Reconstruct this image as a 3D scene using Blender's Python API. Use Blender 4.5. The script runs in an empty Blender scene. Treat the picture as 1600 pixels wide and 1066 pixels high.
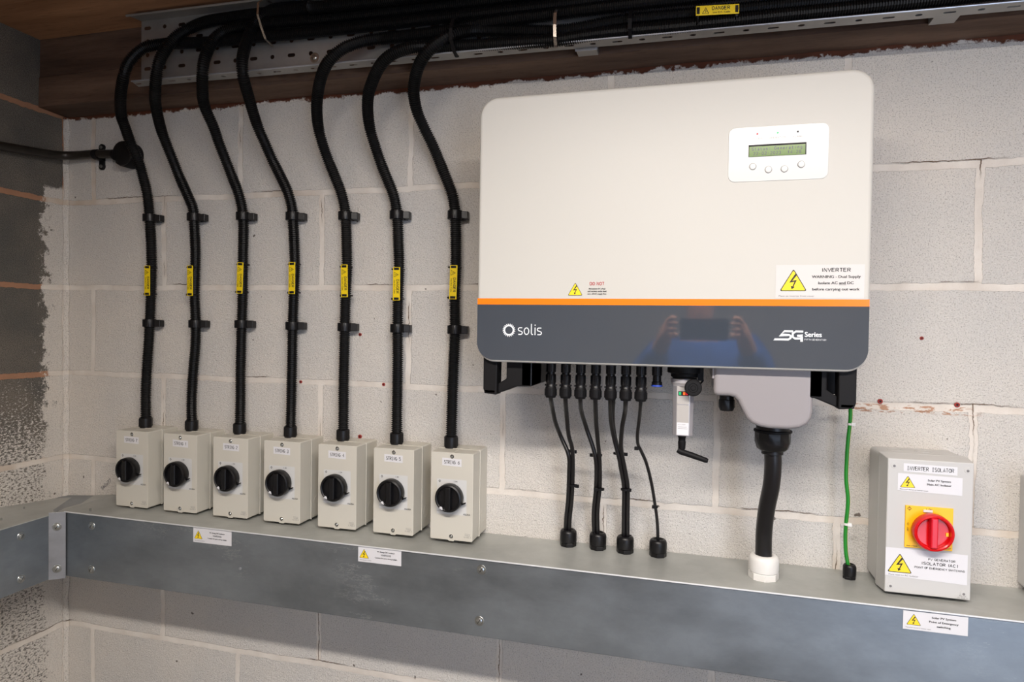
import bpy, bmesh, math, random
from mathutils import Vector, Matrix
random.seed(7)
SC = bpy.context.scene
COL = SC.collection
# All sizes below are in millimetres: x along the back wall from the left corner, y = 0 the back wall
# (negative into the room), z from the second visible bed joint, which lies 1.8 m above the floor.
Z0 = 1800.0
PI = math.pi

# ------------------------------------------------------------------ camera
cam_d = bpy.data.cameras.new('camera'); cam = bpy.data.objects.new('camera', cam_d); COL.objects.link(cam)
SC.camera = cam
yaw, pit, rol = 0.2658, 0.0212, 0.0147
fwd = Vector((-math.sin(yaw)*math.cos(pit), math.cos(yaw)*math.cos(pit), -math.sin(pit)))
r0 = Vector((math.cos(yaw), math.sin(yaw), 0)); u0 = r0.cross(fwd)
rv = r0*math.cos(rol) + u0*math.sin(rol); uv = -r0*math.sin(rol) + u0*math.cos(rol)
M = Matrix((rv, uv, -fwd)).transposed().to_4x4()
M.translation = Vector((1.61494, -1.40001, 1.8 - 0.30906))
cam.matrix_world = M
cam_d.sensor_fit = 'HORIZONTAL'; cam_d.sensor_width = 36.0
cam_d.lens = 36.0*1038.54/1600.0
cam_d.clip_start = 0.02

# ------------------------------------------------------------------ world, lights, exposure
W = bpy.data.worlds.new('sky'); SC.world = W; W.use_nodes = True
wn = W.node_tree.nodes; bg = wn['Background']
bg.inputs[0].default_value = (0.64, 0.77, 1.0, 1); bg.inputs[1].default_value = 5.6
def area(name, loc, size, sy, power, color, rot):
    d = bpy.data.lights.new(name, 'AREA'); d.shape = 'RECTANGLE'; d.size = size; d.size_y = sy
    d.energy = power; d.color = color
    o = bpy.data.objects.new(name, d); COL.objects.link(o); o.location = loc; o.rotation_euler = rot
    return o
# the strip fitting on the ceiling (its body is built further down)
area('strip_light', (1.72, -1.36, 2.145), 1.3, 0.10, 50.0, (1.0, 0.93, 0.86), (0, 0, 0))
area('strip_light_rear', (1.9, -2.6, 2.145), 1.5, 0.10, 3.0, (1.0, 0.93, 0.85), (0, 0, 0))
# daylight portal in the open doorway of the opposite wall
pt = area('door_portal', (3.15, -3.19, 1.02), 1.0, 2.0, 10.0, (1, 1, 1), (PI/2, 0, 0)); pt.data.cycles.is_portal = True
SC.view_settings.view_transform = 'Standard'; SC.view_settings.look = 'None'
SC.view_settings.exposure = 0.07; SC.view_settings.gamma = 1.0
SC.view_settings.use_curve_mapping = False

# ------------------------------------------------------------------ materials
def lin(c):
    return tuple(((v/255)/12.92 if v/255 <= 0.04045 else ((v/255+0.055)/1.055)**2.4) for v in c)
def mat(name, rgb, rough=0.5, metal=0.0, spec=0.5, bump=None, mottle=None, coat=0.0, emit=None):
    m = bpy.data.materials.new(name); m.use_nodes = True
    nt = m.node_tree; b = nt.nodes['Principled BSDF']
    c = lin(rgb)
    b.inputs['Base Color'].default_value = (*c, 1); b.inputs['Roughness'].default_value = rough
    b.inputs['Metallic'].default_value = metal; b.inputs['Specular IOR Level'].default_value = spec
    b.inputs['Coat Weight'].default_value = coat
    tc = nt.nodes.new('ShaderNodeTexCoord')
    if mottle:
        sc, amt = mottle
        n = nt.nodes.new('ShaderNodeTexNoise'); n.inputs['Scale'].default_value = sc; n.inputs['Detail'].default_value = 5
        nt.links.new(tc.outputs['Object'], n.inputs['Vector'])
        mr = nt.nodes.new('ShaderNodeMapRange'); mr.inputs['From Min'].default_value = 0.3; mr.inputs['From Max'].default_value = 0.7
        mr.inputs['To Min'].default_value = 1-amt; mr.inputs['To Max'].default_value = 1+amt
        nt.links.new(n.outputs['Fac'], mr.inputs['Value'])
        mx = nt.nodes.new('ShaderNodeVectorMath'); mx.operation = 'SCALE'; mx.inputs[0].default_value = c
        nt.links.new(mr.outputs[0], mx.inputs['Scale']); nt.links.new(mx.outputs[0], b.inputs['Base Color'])
    if bump:
        sc, st, dist = bump
        n = nt.nodes.new('ShaderNodeTexNoise'); n.inputs['Scale'].default_value = sc; n.inputs['Detail'].default_value = 4
        nt.links.new(tc.outputs['Object'], n.inputs['Vector'])
        bp = nt.nodes.new('ShaderNodeBump'); bp.inputs['Strength'].default_value = st; bp.inputs['Distance'].default_value = dist
        nt.links.new(n.outputs['Fac'], bp.inputs['Height']); nt.links.new(bp.outputs[0], b.inputs['Normal'])
    if emit:
        b.inputs['Emission Color'].default_value = (*lin(emit[0]), 1); b.inputs['Emission Strength'].default_value = emit[1]
    return m

class G:
    """small node-graph helper"""
    def __init__(s, name):
        s.m = bpy.data.materials.new(name); s.m.use_nodes = True; s.nt = s.m.node_tree
        s.b = s.nt.nodes['Principled BSDF']; s.tc = s.nt.nodes.new('ShaderNodeTexCoord').outputs['Object']
    def put(s, sock, v):
        if isinstance(v, bpy.types.NodeSocket): s.nt.links.new(v, sock)
        elif isinstance(v, tuple) and len(v) == 3 and sock.type == 'RGBA': sock.default_value = (*v, 1)
        else: sock.default_value = v
    def math(s, op, a, b=0.0, c=None, clamp=False):
        n = s.nt.nodes.new('ShaderNodeMath'); n.operation = op; n.use_clamp = clamp
        s.put(n.inputs[0], a); s.put(n.inputs[1], b)
        if c is not None: s.put(n.inputs[2], c)
        return n.outputs[0]
    def vmath(s, op, a, b):
        n = s.nt.nodes.new('ShaderNodeVectorMath'); n.operation = op; s.put(n.inputs[0], a); s.put(n.inputs[1], b)
        return n.outputs[0]
    def noise(s, scale, detail=3, rough=0.5, vec=None, out='Fac'):
        n = s.nt.nodes.new('ShaderNodeTexNoise'); n.inputs['Scale'].default_value = scale
        n.inputs['Detail'].default_value = detail; n.inputs['Roughness'].default_value = rough
        s.put(n.inputs['Vector'], vec or s.tc); return n.outputs[out]
    def ramp(s, v, lo, hi, a=0.0, b=1.0, smooth=True):
        n = s.nt.nodes.new('ShaderNodeMapRange'); n.interpolation_type = 'SMOOTHSTEP' if smooth else 'LINEAR'
        s.put(n.inputs['Value'], v); s.put(n.inputs['From Min'], lo); s.put(n.inputs['From Max'], hi)
        s.put(n.inputs['To Min'], a); s.put(n.inputs['To Max'], b); return n.outputs[0]
    def mix(s, f, a, b):
        n = s.nt.nodes.new('ShaderNodeMix'); n.data_type = 'RGBA'
        s.put(n.inputs[0], f); s.put(n.inputs[6], a); s.put(n.inputs[7], b); return n.outputs[2]
    def xyz(s, v):
        n = s.nt.nodes.new('ShaderNodeSeparateXYZ'); s.put(n.inputs[0], v); return n.outputs
    def cxyz(s, x, y, z):
        n = s.nt.nodes.new('ShaderNodeCombineXYZ'); s.put(n.inputs[0], x); s.put(n.inputs[1], y); s.put(n.inputs[2], z); return n.outputs[0]
    def bump(s, h, dist, strength=1.0, normal=None):
        n = s.nt.nodes.new('ShaderNodeBump'); n.inputs['Distance'].default_value = dist; n.inputs['Strength'].default_value = strength
        s.put(n.inputs['Height'], h)
        if normal: s.put(n.inputs['Normal'], normal)
        return n.outputs[0]

def block_wall(name, side):
    """painted or bare dense-block wall; side 'back' uses x, 'left' uses y along the wall"""
    g = G(name)
    X, Y, Z = g.xyz(g.tc)[:3]
    wob = g.noise(9, 4, 0.6, out='Color'); wv = g.xyz(wob)
    wob2 = g.noise(70, 3, 0.6, out='Color'); wv2 = g.xyz(wob2)
    U = X if side != 'left' else Y
    off = -0.315 if side != 'left' else 0.23
    u = g.math('ADD', U, off); u = g.math('ADD', u, g.math('MULTIPLY_ADD', wv[0], 0.016, -0.008)); u = g.math('ADD', u, g.math('MULTIPLY_ADD', wv2[0], 0.008, -0.004))
    v = g.math('ADD', Z, -1.802 + 0.225*8); v = g.math('ADD', v, g.math('MULTIPLY_ADD', wv[1], 0.010, -0.005)); v = g.math('ADD', v, g.math('MULTIPLY_ADD', wv2[1], 0.006, -0.003))
    def brick(du, dv, ms, sm):
        n = g.nt.nodes.new('ShaderNodeTexBrick')
        n.inputs['Scale'].default_value = 1.0; n.inputs['Brick Width'].default_value = 0.45; n.inputs['Row Height'].default_value = 0.225
        n.inputs['Mortar Size'].default_value = ms; n.inputs['Mortar Smooth'].default_value = sm
        g.put(n.inputs['Vector'], g.cxyz(g.math('ADD', u, du), g.math('ADD', v, dv), 0.0)); return n
    B = brick(0, 0, 0.0080, 0.30); mort = g.ramp(g.math('ADD', B.outputs['Fac'], g.math('MULTIPLY_ADD', g.noise(55, 4, 0.7), 0.7, -0.35)), 0.35, 0.62)
    # crack along the upper arris of the beds
    CR = brick(0.0, -0.0085, 0.0009, 0.1).outputs['Fac']
    crack = g.math('MULTIPLY', CR, g.ramp(g.noise(7, 3), 0.50, 0.60))
    crack = g.math('MULTIPLY', crack, g.ramp(g.noise(3.1, 2, vec=g.vmath('ADD', g.tc, (3.1, 5.2, 7.7))), 0.40, 0.52))
    # open-textured aggregate: dark pits, pale nibs, broad patches
    f1 = g.noise(430, 2, 0.7); f1b = g.noise(270, 3, 0.75, vec=g.vmath('ADD', g.tc, (5, 5, 5))); f2 = g.noise(110, 4, 0.75); f3 = g.noise(5, 3, 0.55)
    pit = g.ramp(f1, 0.36, 0.45, 1.0, 0.0); pit2 = g.ramp(f1b, 0.30, 0.41, 1.0, 0.0)
    blockm = g.math('SUBTRACT', 1.0, mort)
    tone = g.ramp(f3, 0.3, 0.7, 0.0, 1.0)
    tone2 = g.ramp(g.noise(1.1, 2, vec=g.vmath('ADD', g.tc, (2, 3, 4))), 0.35, 0.65)
    paint_a, paint_b = lin((230, 223, 214)), lin((214, 211, 207))
    pc = g.mix(g.math('MULTIPLY_ADD', tone, 0.5, g.math('MULTIPLY', tone2, 0.5)), paint_a, paint_b)
    pc = g.mix(g.math('MULTIPLY', pit, 0.55), pc, lin((126, 119, 113)))
    pc = g.mix(g.math('MULTIPLY', pit2, 0.42), pc, lin((118, 110, 104)))
    pc = g.mix(g.math('MULTIPLY', g.ramp(f1b, 0.58, 0.68), 0.5), pc, lin((248, 245, 240)))
    pm = g.mix(g.ramp(g.noise(14, 4), 0.35, 0.65), lin((230, 223, 214)), lin((212, 203, 193)))
    pc = g.mix(g.math('MULTIPLY', mort, 0.85), pc, pm)
    seep = g.math('MULTIPLY', mort, g.ramp(g.noise(2.3, 4, 0.7, vec=g.vmath('ADD', g.tc, (9, 2, 4))), 0.54, 0.70))
    pc = g.mix(g.math('MULTIPLY', seep, 0.45), pc, lin((168, 136, 100)))
    spot = g.ramp(g.noise(46, 2, 0.4, vec=g.vmath('ADD', g.tc, (1, 8, 3))), 0.745, 0.77)
    pc = g.mix(g.math('MULTIPLY', spot, 0.8), pc, lin((80, 66, 54)))
    pc = g.mix(crack, pc, lin((112, 94, 78)))
    h_block = g.math('MULTIPLY_ADD', f1, 0.45, g.math('MULTIPLY', f1b, 0.7)); h_block = g.math('MULTIPLY_ADD', f2, 0.7, h_block)
    h_block = g.math('MULTIPLY', h_block, g.math('MULTIPLY_ADD', blockm, 0.85, 0.15))
    h = g.math('SUBTRACT', h_block, g.math('MULTIPLY', mort, 0.10)); h = g.math('SUBTRACT', h, g.math('MULTIPLY', crack, 0.6))
    if side == 'left':
        # bare dark blocks and pink mortar; white paint cut in along the corner, brushed further out low down
        bare = g.mix(tone, lin((104, 102, 98)), lin((136, 128, 118)))
        bare = g.mix(g.math('MULTIPLY', g.ramp(f1, 0.42, 0.6), 0.6), bare, lin((66, 66, 64)))
        bare = g.mix(g.ramp(f2, 0.66, 0.76), bare, lin((160, 156, 150)))
        bm = g.mix(g.noise(30, 3), lin((178, 132, 104)), lin((150, 114, 92)))
        bare = g.mix(mort, bare, bm)
        edge = g.math('ADD', Y, g.math('MULTIPLY_ADD', g.noise(24, 5, 0.75), 0.16, -0.08))
        edge = g.math('ADD', edge, g.math('MULTIPLY_ADD', f1, 0.05, -0.025))
        strip = g.ramp(edge, -0.066, -0.056)
        strip = g.math('MULTIPLY', strip, g.ramp(g.math('ADD', Z, g.math('MULTIPLY', g.noise(30, 4), 0.06)), 1.86, 1.875, 1.0, 0.0))
        low = g.ramp(Z, 1.08, 1.36, 1.0, 0.0)
        brushed = g.ramp(g.noise(240, 3, 0.8, vec=g.vmath('MULTIPLY', g.tc, (1, 0.5, 1))), g.math('MULTIPLY_ADD', low, -0.17, 0.60), g.math('MULTIPLY_ADD', low, -0.17, 0.66))
        brushed = g.math('MULTIPLY', brushed, g.ramp(Z, 1.30, 1.38, 1.0, 0.0))
        lowm = g.math('MULTIPLY', mort, g.ramp(Z, 1.20, 1.25, 1.0, 0.0))
        fac = g.math('MAXIMUM', strip, g.math('MAXIMUM', brushed, lowm))
        col = g.mix(fac, bare, pc)
    else:
        rz = g.math('ADD', Z, g.math('MULTIPLY_ADD', g.noise(22, 5, 0.75), 0.05, -0.025))
        fac = g.ramp(rz, 2.018, 2.023)
        raw = g.mix(g.noise(16, 4), lin((120, 66, 42)), lin((70, 50, 40)))
        # bare rusty mortar chipped out of the joint to the right of the inverter
        chip = g.math('MULTIPLY', g.ramp(g.math('ABSOLUTE', g.math('SUBTRACT', Z, 1.347)), 0.006, 0.009, 1.0, 0.0), g.ramp(g.math('ABSOLUTE', g.math('SUBTRACT', X, 2.01)), 0.09, 0.13, 1.0, 0.0))
        chip = g.math('MULTIPLY', chip, g.ramp(g.noise(38, 4, 0.7, vec=g.vmath('MULTIPLY', g.tc, (1, 1, 3))), 0.50, 0.56))
        pc = g.mix(g.math('MULTIPLY', chip, 0.85), pc, lin((172, 124, 92)))
        col = g.mix(fac, pc, raw)
    g.put(g.b.inputs['Base Color'], col)
    g.b.inputs['Roughness'].default_value = 0.85; g.b.inputs['Specular IOR Level'].default_value = 0.25
    g.put(g.b.inputs['Normal'], g.bump(h, 0.0048, 0.8))
    return g.m

def wood(name, a, b, scale=(1, 6, 6), rough=0.7):
    g = G(name)
    v = g.vmath('MULTIPLY', g.tc, scale)
    n = g.noise(2.2, 6, 0.62, vec=v); n2 = g.noise(34, 4, 0.7, vec=v)
    c = g.mix(g.ramp(n, 0.3, 0.7), lin(a), lin(b)); c = g.mix(g.math('MULTIPLY', g.ramp(n2, 0.5, 0.75), 0.35), c, lin((30, 20, 14)))
    g.put(g.b.inputs['Base Color'], c); g.b.inputs['Roughness'].default_value = rough; g.b.inputs['Specular IOR Level'].default_value = 0.2
    g.put(g.b.inputs['Normal'], g.bump(n2, 0.001, 0.6)); return g.m

def galv(name, tint=(150, 156, 158), rough=0.42, metal=0.6, scr=0.5):
    g = G(name)
    v = g.vmath('MULTIPLY', g.tc, (1.0, 1.0, 2.2))
    n = g.noise(3.5, 6, 0.62, vec=v); n2 = g.noise(90, 4, 0.65); n3 = g.noise(8, 8, 0.78, vec=g.vmath('MULTIPLY', g.tc, (0.7, 1, 2.0)))
    n4 = g.noise(22, 5, 0.7)
    c = g.mix(g.ramp(n, 0.30, 0.70), lin(tuple(t*0.80 for t in tint)), lin(tint))
    c = g.mix(g.math('MULTIPLY', g.ramp(n4, 0.40, 0.62), 0.35), c, lin(tuple(t*0.90 for t in tint)))
    # dried white smears and fine scuffs
    band = g.math('ABSOLUTE', g.math('SUBTRACT', n3, 0.55)); sm = g.math('MULTIPLY', g.ramp(band, 0.0, 0.012, 1.0, 0.0), g.ramp(g.noise(3.0, 3, vec=g.vmath('ADD', g.tc, (4, 1, 6))), 0.50, 0.66))
    c = g.mix(g.math('MULTIPLY', sm, scr), c, lin((212, 214, 214)))
    c = g.mix(g.math('MULTIPLY', g.ramp(n3, 0.62, 0.80), scr*0.7), c, lin((205, 208, 208)))
    g.put(g.b.inputs['Base Color'], c); g.b.inputs['Metallic'].default_value = metal
    g.put(g.b.inputs['Roughness'], g.math('ADD', g.math('MULTIPLY_ADD', n, 0.25, rough-0.12), g.math('MULTIPLY', sm, 0.2)))
    g.put(g.b.inputs['Normal'], g.bump(g.math('MULTIPLY_ADD', n2, 0.3, n), 0.0009, 0.3)); return g.m

M_ = {}
M_['wall'] = block_wall('painted_block', 'back'); M_['wall_l'] = block_wall('bare_block', 'left')
M_['ceil'] = wood('ceiling_board', (186, 140, 106), (142, 102, 74), (0.5, 5, 5))
M_['beam'] = wood('dark_timber', (122, 98, 82), (76, 58, 48), (0.6, 4, 7))
M_['floor'] = mat('concrete_floor', (120, 116, 110), 0.8, bump=(60, 0.4, 0.002), mottle=(6, 0.15))
M_['galv'] = galv('galvanised_steel', (158, 165, 171), 0.40, 0.8, 0.6); M_['galv_lid'] = galv('galvanised_lid', (192, 194, 190), 0.45, 0.25, 0.25)
M_['galv_b'] = galv('bright_galvanised', (196, 200, 208), 0.34, 0.7, 0.1)
M_['edge'] = mat('edge_highlight', (226, 228, 230), 0.35, metal=0.3)  # near-white colour paints the highlight along the trunking lid's folded edge
M_['tray'] = galv('tray_steel', (176, 174, 170), 0.42, 0.6, 0.1)
M_['conduit'] = mat('black_nylon', (13, 13, 14), 0.45, spec=0.3)
M_['black'] = mat('black_plastic', (15, 14, 16), 0.38, spec=0.4)
M_['blackm'] = mat('matt_black', (14, 13, 15), 0.6, spec=0.25)
M_['cable'] = mat('cable_sheath', (20, 18, 20), 0.36, mottle=(40, 0.1))
M_['grey'] = mat('isolator_grey', (203, 199, 188), 0.48, spec=0.4, bump=(900, 0.08, 0.0004))
M_['grey2'] = mat('enclosure_grey', (198, 197, 195), 0.5, spec=0.4, bump=(700, 0.1, 0.0004))
M_['cover'] = mat('inverter_white', (197, 195, 189), 0.42, spec=0.4, mottle=(3, 0.012), bump=(1200, 0.05, 0.0003))
M_['panel'] = mat('panel_white', (212, 212, 210), 0.22, spec=0.5)
M_['band'] = mat('gloss_slate', (64, 70, 79), 0.04, spec=0.9, mottle=(5, 0.03))
M_['orange'] = mat('orange_stripe', (255, 128, 20), 0.25)
M_['acgrey'] = mat('cover_grey', (146, 141, 143), 0.42, bump=(900, 0.08, 0.0004))
M_['label'] = mat('label_white', (220, 219, 222), 0.4)
M_['label_c'] = mat('label_film', (207, 204, 202), 0.35)
M_['ink'] = mat('black_ink', (28, 26, 28), 0.6); M_['inkg'] = mat('grey_ink', (120, 118, 120), 0.6)
M_['red_ink'] = mat('red_ink', (178, 30, 40), 0.5)
M_['yel'] = mat('warning_yellow', (248, 214, 30), 0.4); M_['yelp'] = mat('switch_yellow', (250, 192, 20), 0.4)
M_['tagy'] = mat('tag_yellow', (238, 206, 24), 0.4); M_['tagi'] = mat('tag_engraved', (92, 74, 18), 0.5)
M_['red'] = mat('switch_red', (206, 14, 22), 0.22); M_['red2'] = mat('grip_red', (214, 24, 44), 0.3)
M_['lcd'] = mat('lcd_green', (88, 122, 46), 0.15); M_['lcdt'] = mat('lcd_text', (22, 42, 18), 0.3)
M_['dark'] = mat('recess_dark', (18, 14, 14), 0.7)
M_['silver'] = mat('painted_silver', (186, 184, 190), 0.3, metal=0.6); M_['silverf'] = mat('stick_face', (176, 172, 168), 0.45)
M_['alu'] = mat('brushed_collar', (200, 198, 202), 0.35, metal=0.5)
M_['white'] = mat('white_nylon', (226, 224, 220), 0.35); M_['green'] = mat('earth_green', (26, 128, 34), 0.4)
M_['eyel'] = mat('earth_yellow', (214, 206, 70), 0.4); M_['blue'] = mat('cap_blue', (40, 70, 170), 0.4)
M_['plug'] = mat('wall_plug_red', (150, 36, 26), 0.5); M_['screw'] = mat('zinc_screw', (190, 192, 190), 0.28, metal=0.95)
M_['steel_tie'] = mat('stainless_tie', (190, 180, 170), 0.25, metal=0.9)
M_['led_r'] = mat('red_led', (120, 10, 20), 0.3, emit=((255, 30, 60), 0.5)); M_['led_g'] = mat('green_led', (30, 130, 80), 0.3, emit=((40, 220, 130), 0.5))
M_['led_o'] = mat('amber_led', (255, 120, 40), 0.3, emit=((255, 110, 30), 0.5)); M_['led_d'] = mat('unlit_led', (30, 22, 22), 0.3)
M_['pipe'] = mat('enamelled_steel', (44, 40, 36), 0.35, metal=0.3, mottle=(30, 0.3))
M_['logo'] = mat('logo_white', (232, 236, 240), 0.35)
M_['cloth'] = mat('blue_fabric', (30, 84, 160), 0.8, bump=(30, 0.5, 0.01), mottle=(6, 0.3)); M_['skin'] = mat('skin', (205, 150, 122), 0.5)
M_['hair'] = mat('hair', (58, 42, 30), 0.7); M_['trousers'] = mat('dark_trousers', (40, 44, 56), 0.8)
M_['tube'] = mat('lamp_diffuser', (240, 240, 236), 0.4, emit=((255, 244, 225), 3.0)); M_['lampbody'] = mat('lamp_body', (225, 225, 222), 0.4)
M_['frame'] = mat('door_frame_paint', (150, 146, 140), 0.5)

# ------------------------------------------------------------------ mesh builder (millimetres)
_tc = {}
def glyphs(s, bold):
    key = (s, bold)
    if key in _tc: return _tc[key]
    cu = bpy.data.curves.new('t', 'FONT'); cu.body = s; cu.size = 1.0; cu.resolution_u = 3; cu.offset = 0.0
    o = bpy.data.objects.new('t', cu); COL.objects.link(o)
    me = bpy.data.meshes.new_from_object(o, depsgraph=bpy.context.evaluated_depsgraph_get())
    vs = [(v.co.x, v.co.y) for v in me.vertices]; fs = [tuple(p.vertices) for p in me.polygons]
    bpy.data.objects.remove(o); bpy.data.curves.remove(cu); bpy.data.meshes.remove(me)
    _tc[key] = (vs, fs); return vs, fs
# plain stroke lettering for capitals, figures and the status screen: polylines on a 4 x 6 grid
def _a(cx, cz, rx, rz, a0, a1, n=7): return [(cx+rx*math.cos(math.radians(a0+(a1-a0)*i/n)), cz+rz*math.sin(math.radians(a0+(a1-a0)*i/n))) for i in range(n+1)]
ST = {'A': [[(0, 0), (2, 6), (4, 0)], [(.7, 2), (3.3, 2)]], 'C': [_a(2, 3, 2, 3, 45, 315, 12)], 'D': [[(0, 0), (0, 6), (1.6, 6)]+_a(1.6, 3, 2.3, 3, 90, -90, 9)[1:]+[(0, 0)]],
 'E': [[(3.8, 6), (0, 6), (0, 0), (3.8, 0)], [(0, 3.1), (3.3, 3.1)]], 'F': [[(3.8, 6), (0, 6), (0, 0)], [(0, 3.1), (3.2, 3.1)]], 'G': [_a(2, 3, 2, 3, 45, 340, 12)+[(4, 2.7), (2.3, 2.7)]],
 'H': [[(0, 0), (0, 6)], [(4, 0), (4, 6)], [(0, 3.1), (4, 3.1)]], 'I': [[(2, 0), (2, 6)]], 'K': [[(0, 0), (0, 6)], [(4, 6), (0, 2.3)], [(1.4, 3.5), (4, 0)]], 'L': [[(0, 6), (0, 0), (3.6, 0)]],
 'M': [[(0, 0), (0, 6), (2.2, 1.2), (4.4, 6), (4.4, 0)]], 'N': [[(0, 0), (0, 6), (4, 0), (4, 6)]], 'O': [_a(2.1, 3, 2.1, 3, 90, 450, 16)], 'P': [[(0, 0), (0, 6), (2.4, 6)]+_a(2.4, 4.5, 1.5, 1.5, 90, -90)[1:]+[(0, 3)]],
 'R': [[(0, 0), (0, 6), (2.4, 6)]+_a(2.4, 4.5, 1.5, 1.5, 90, -90)[1:]+[(0, 3)], [(2.2, 3), (4, 0)]], 'S': [_a(2, 4.5, 1.9, 1.5, 30, 260, 8)+_a(2, 1.5, 2, 1.5, 80, -150, 8)], 'T': [[(2, 0), (2, 6)], [(0, 6), (4, 6)]],
 'U': [[(0, 6), (0, 2)]+_a(2, 2, 2, 2, 180, 360)+[(4, 6)]], 'V': [[(0, 6), (2, 0), (4, 6)]], 'W': [[(0, 6), (1.3, 0), (2.6, 5), (3.9, 0), (5.2, 6)]], 'Y': [[(0, 6), (2, 3), (4, 6)], [(2, 3), (2, 0)]],
 '0': [_a(2, 3, 1.8, 3, 90, 450, 14)], '1': [[(.8, 4.8), (2.2, 6), (2.2, 0)]], '2': [_a(2, 4.3, 1.8, 1.7, 160, -30, 8)+[(0, 0), (4, 0)]], '3': [_a(1.9, 4.5, 1.7, 1.5, 150, -80, 8)+_a(1.9, 1.6, 1.9, 1.6, 80, -150, 8)],
 '4': [[(3, 0), (3, 6), (0, 1.8), (4, 1.8)]], '5': [[(3.6, 6), (.5, 6), (.2, 3.2)]+_a(1.9, 1.9, 2, 1.9, 110, -150, 9)], '6': [[(3.2, 6)]+_a(2, 2, 1.9, 2, 165, 165-360, 14)], '7': [[(0, 6), (4, 6), (1.3, 0)]],
 '8': [_a(2, 4.5, 1.6, 1.5, 90, 450, 10), _a(2, 1.5, 1.9, 1.5, 90, 450, 10)], '9': [[(.8, 0)]+_a(2, 4, 1.9, 2, -15, 345, 14)], '-': [[(.6, 3), (3.2, 3)]], ':': [[(1.8, 1), (1.8, 1.9)], [(1.8, 4), (1.8, 4.9)]],
 '(': [_a(2.6, 3, 1.6, 3.8, 120, 240)], ')': [_a(0.4, 3, 1.6, 3.8, 60, -60)], 'x': [[(.3, .2), (3.4, 4)], [(.3, 4), (3.4, .2)]],
 't': [[(1.6, 5.6), (1.6, .8), (2.4, 0), (3.3, .2)], [(.4, 4), (3, 4)]], 'a': [[(.6, 3.7), (2.2, 4.1), (3.2, 3.2), (3.2, 0)], [(3.2, 2.3), (1, 2.2), (.5, 1.1), (1.2, 0), (2.3, .1), (3.2, 1)]], 'u': [[(.4, 4), (.4, 1), (1.2, 0), (2.4, .1), (3.2, 1)], [(3.2, 4), (3.2, 0)]],
 's': [[(3.2, 3.6), (1.8, 4.1), (.6, 3.2), (1.8, 2.2), (3.3, 1.2), (2, 0), (.4, .4)]], 'e': [[(.6, 2.2), (3.4, 2.3), (2.9, 3.8), (1.6, 4.1), (.5, 3), (.5, 1.2), (1.6, 0), (3.2, .4)]], 'n': [[(.5, 0), (.5, 4)], [(.5, 2.9), (1.8, 4.1), (3.2, 3.2), (3.2, 0)]],
 'r': [[(.6, 0), (.6, 4)], [(.6, 2.7), (1.6, 4), (3, 3.9)]], 'i': [[(1.8, 0), (1.8, 4)], [(1.8, 5.2), (1.8, 5.9)]], 'g': [[(3.2, 4), (3.2, -1), (2, -1.9), (.6, -1.5)], [(3.2, 3), (2, 4.1), (.6, 3.2), (.5, 1.2), (1.8, 0), (3.2, 1)]]}
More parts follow.
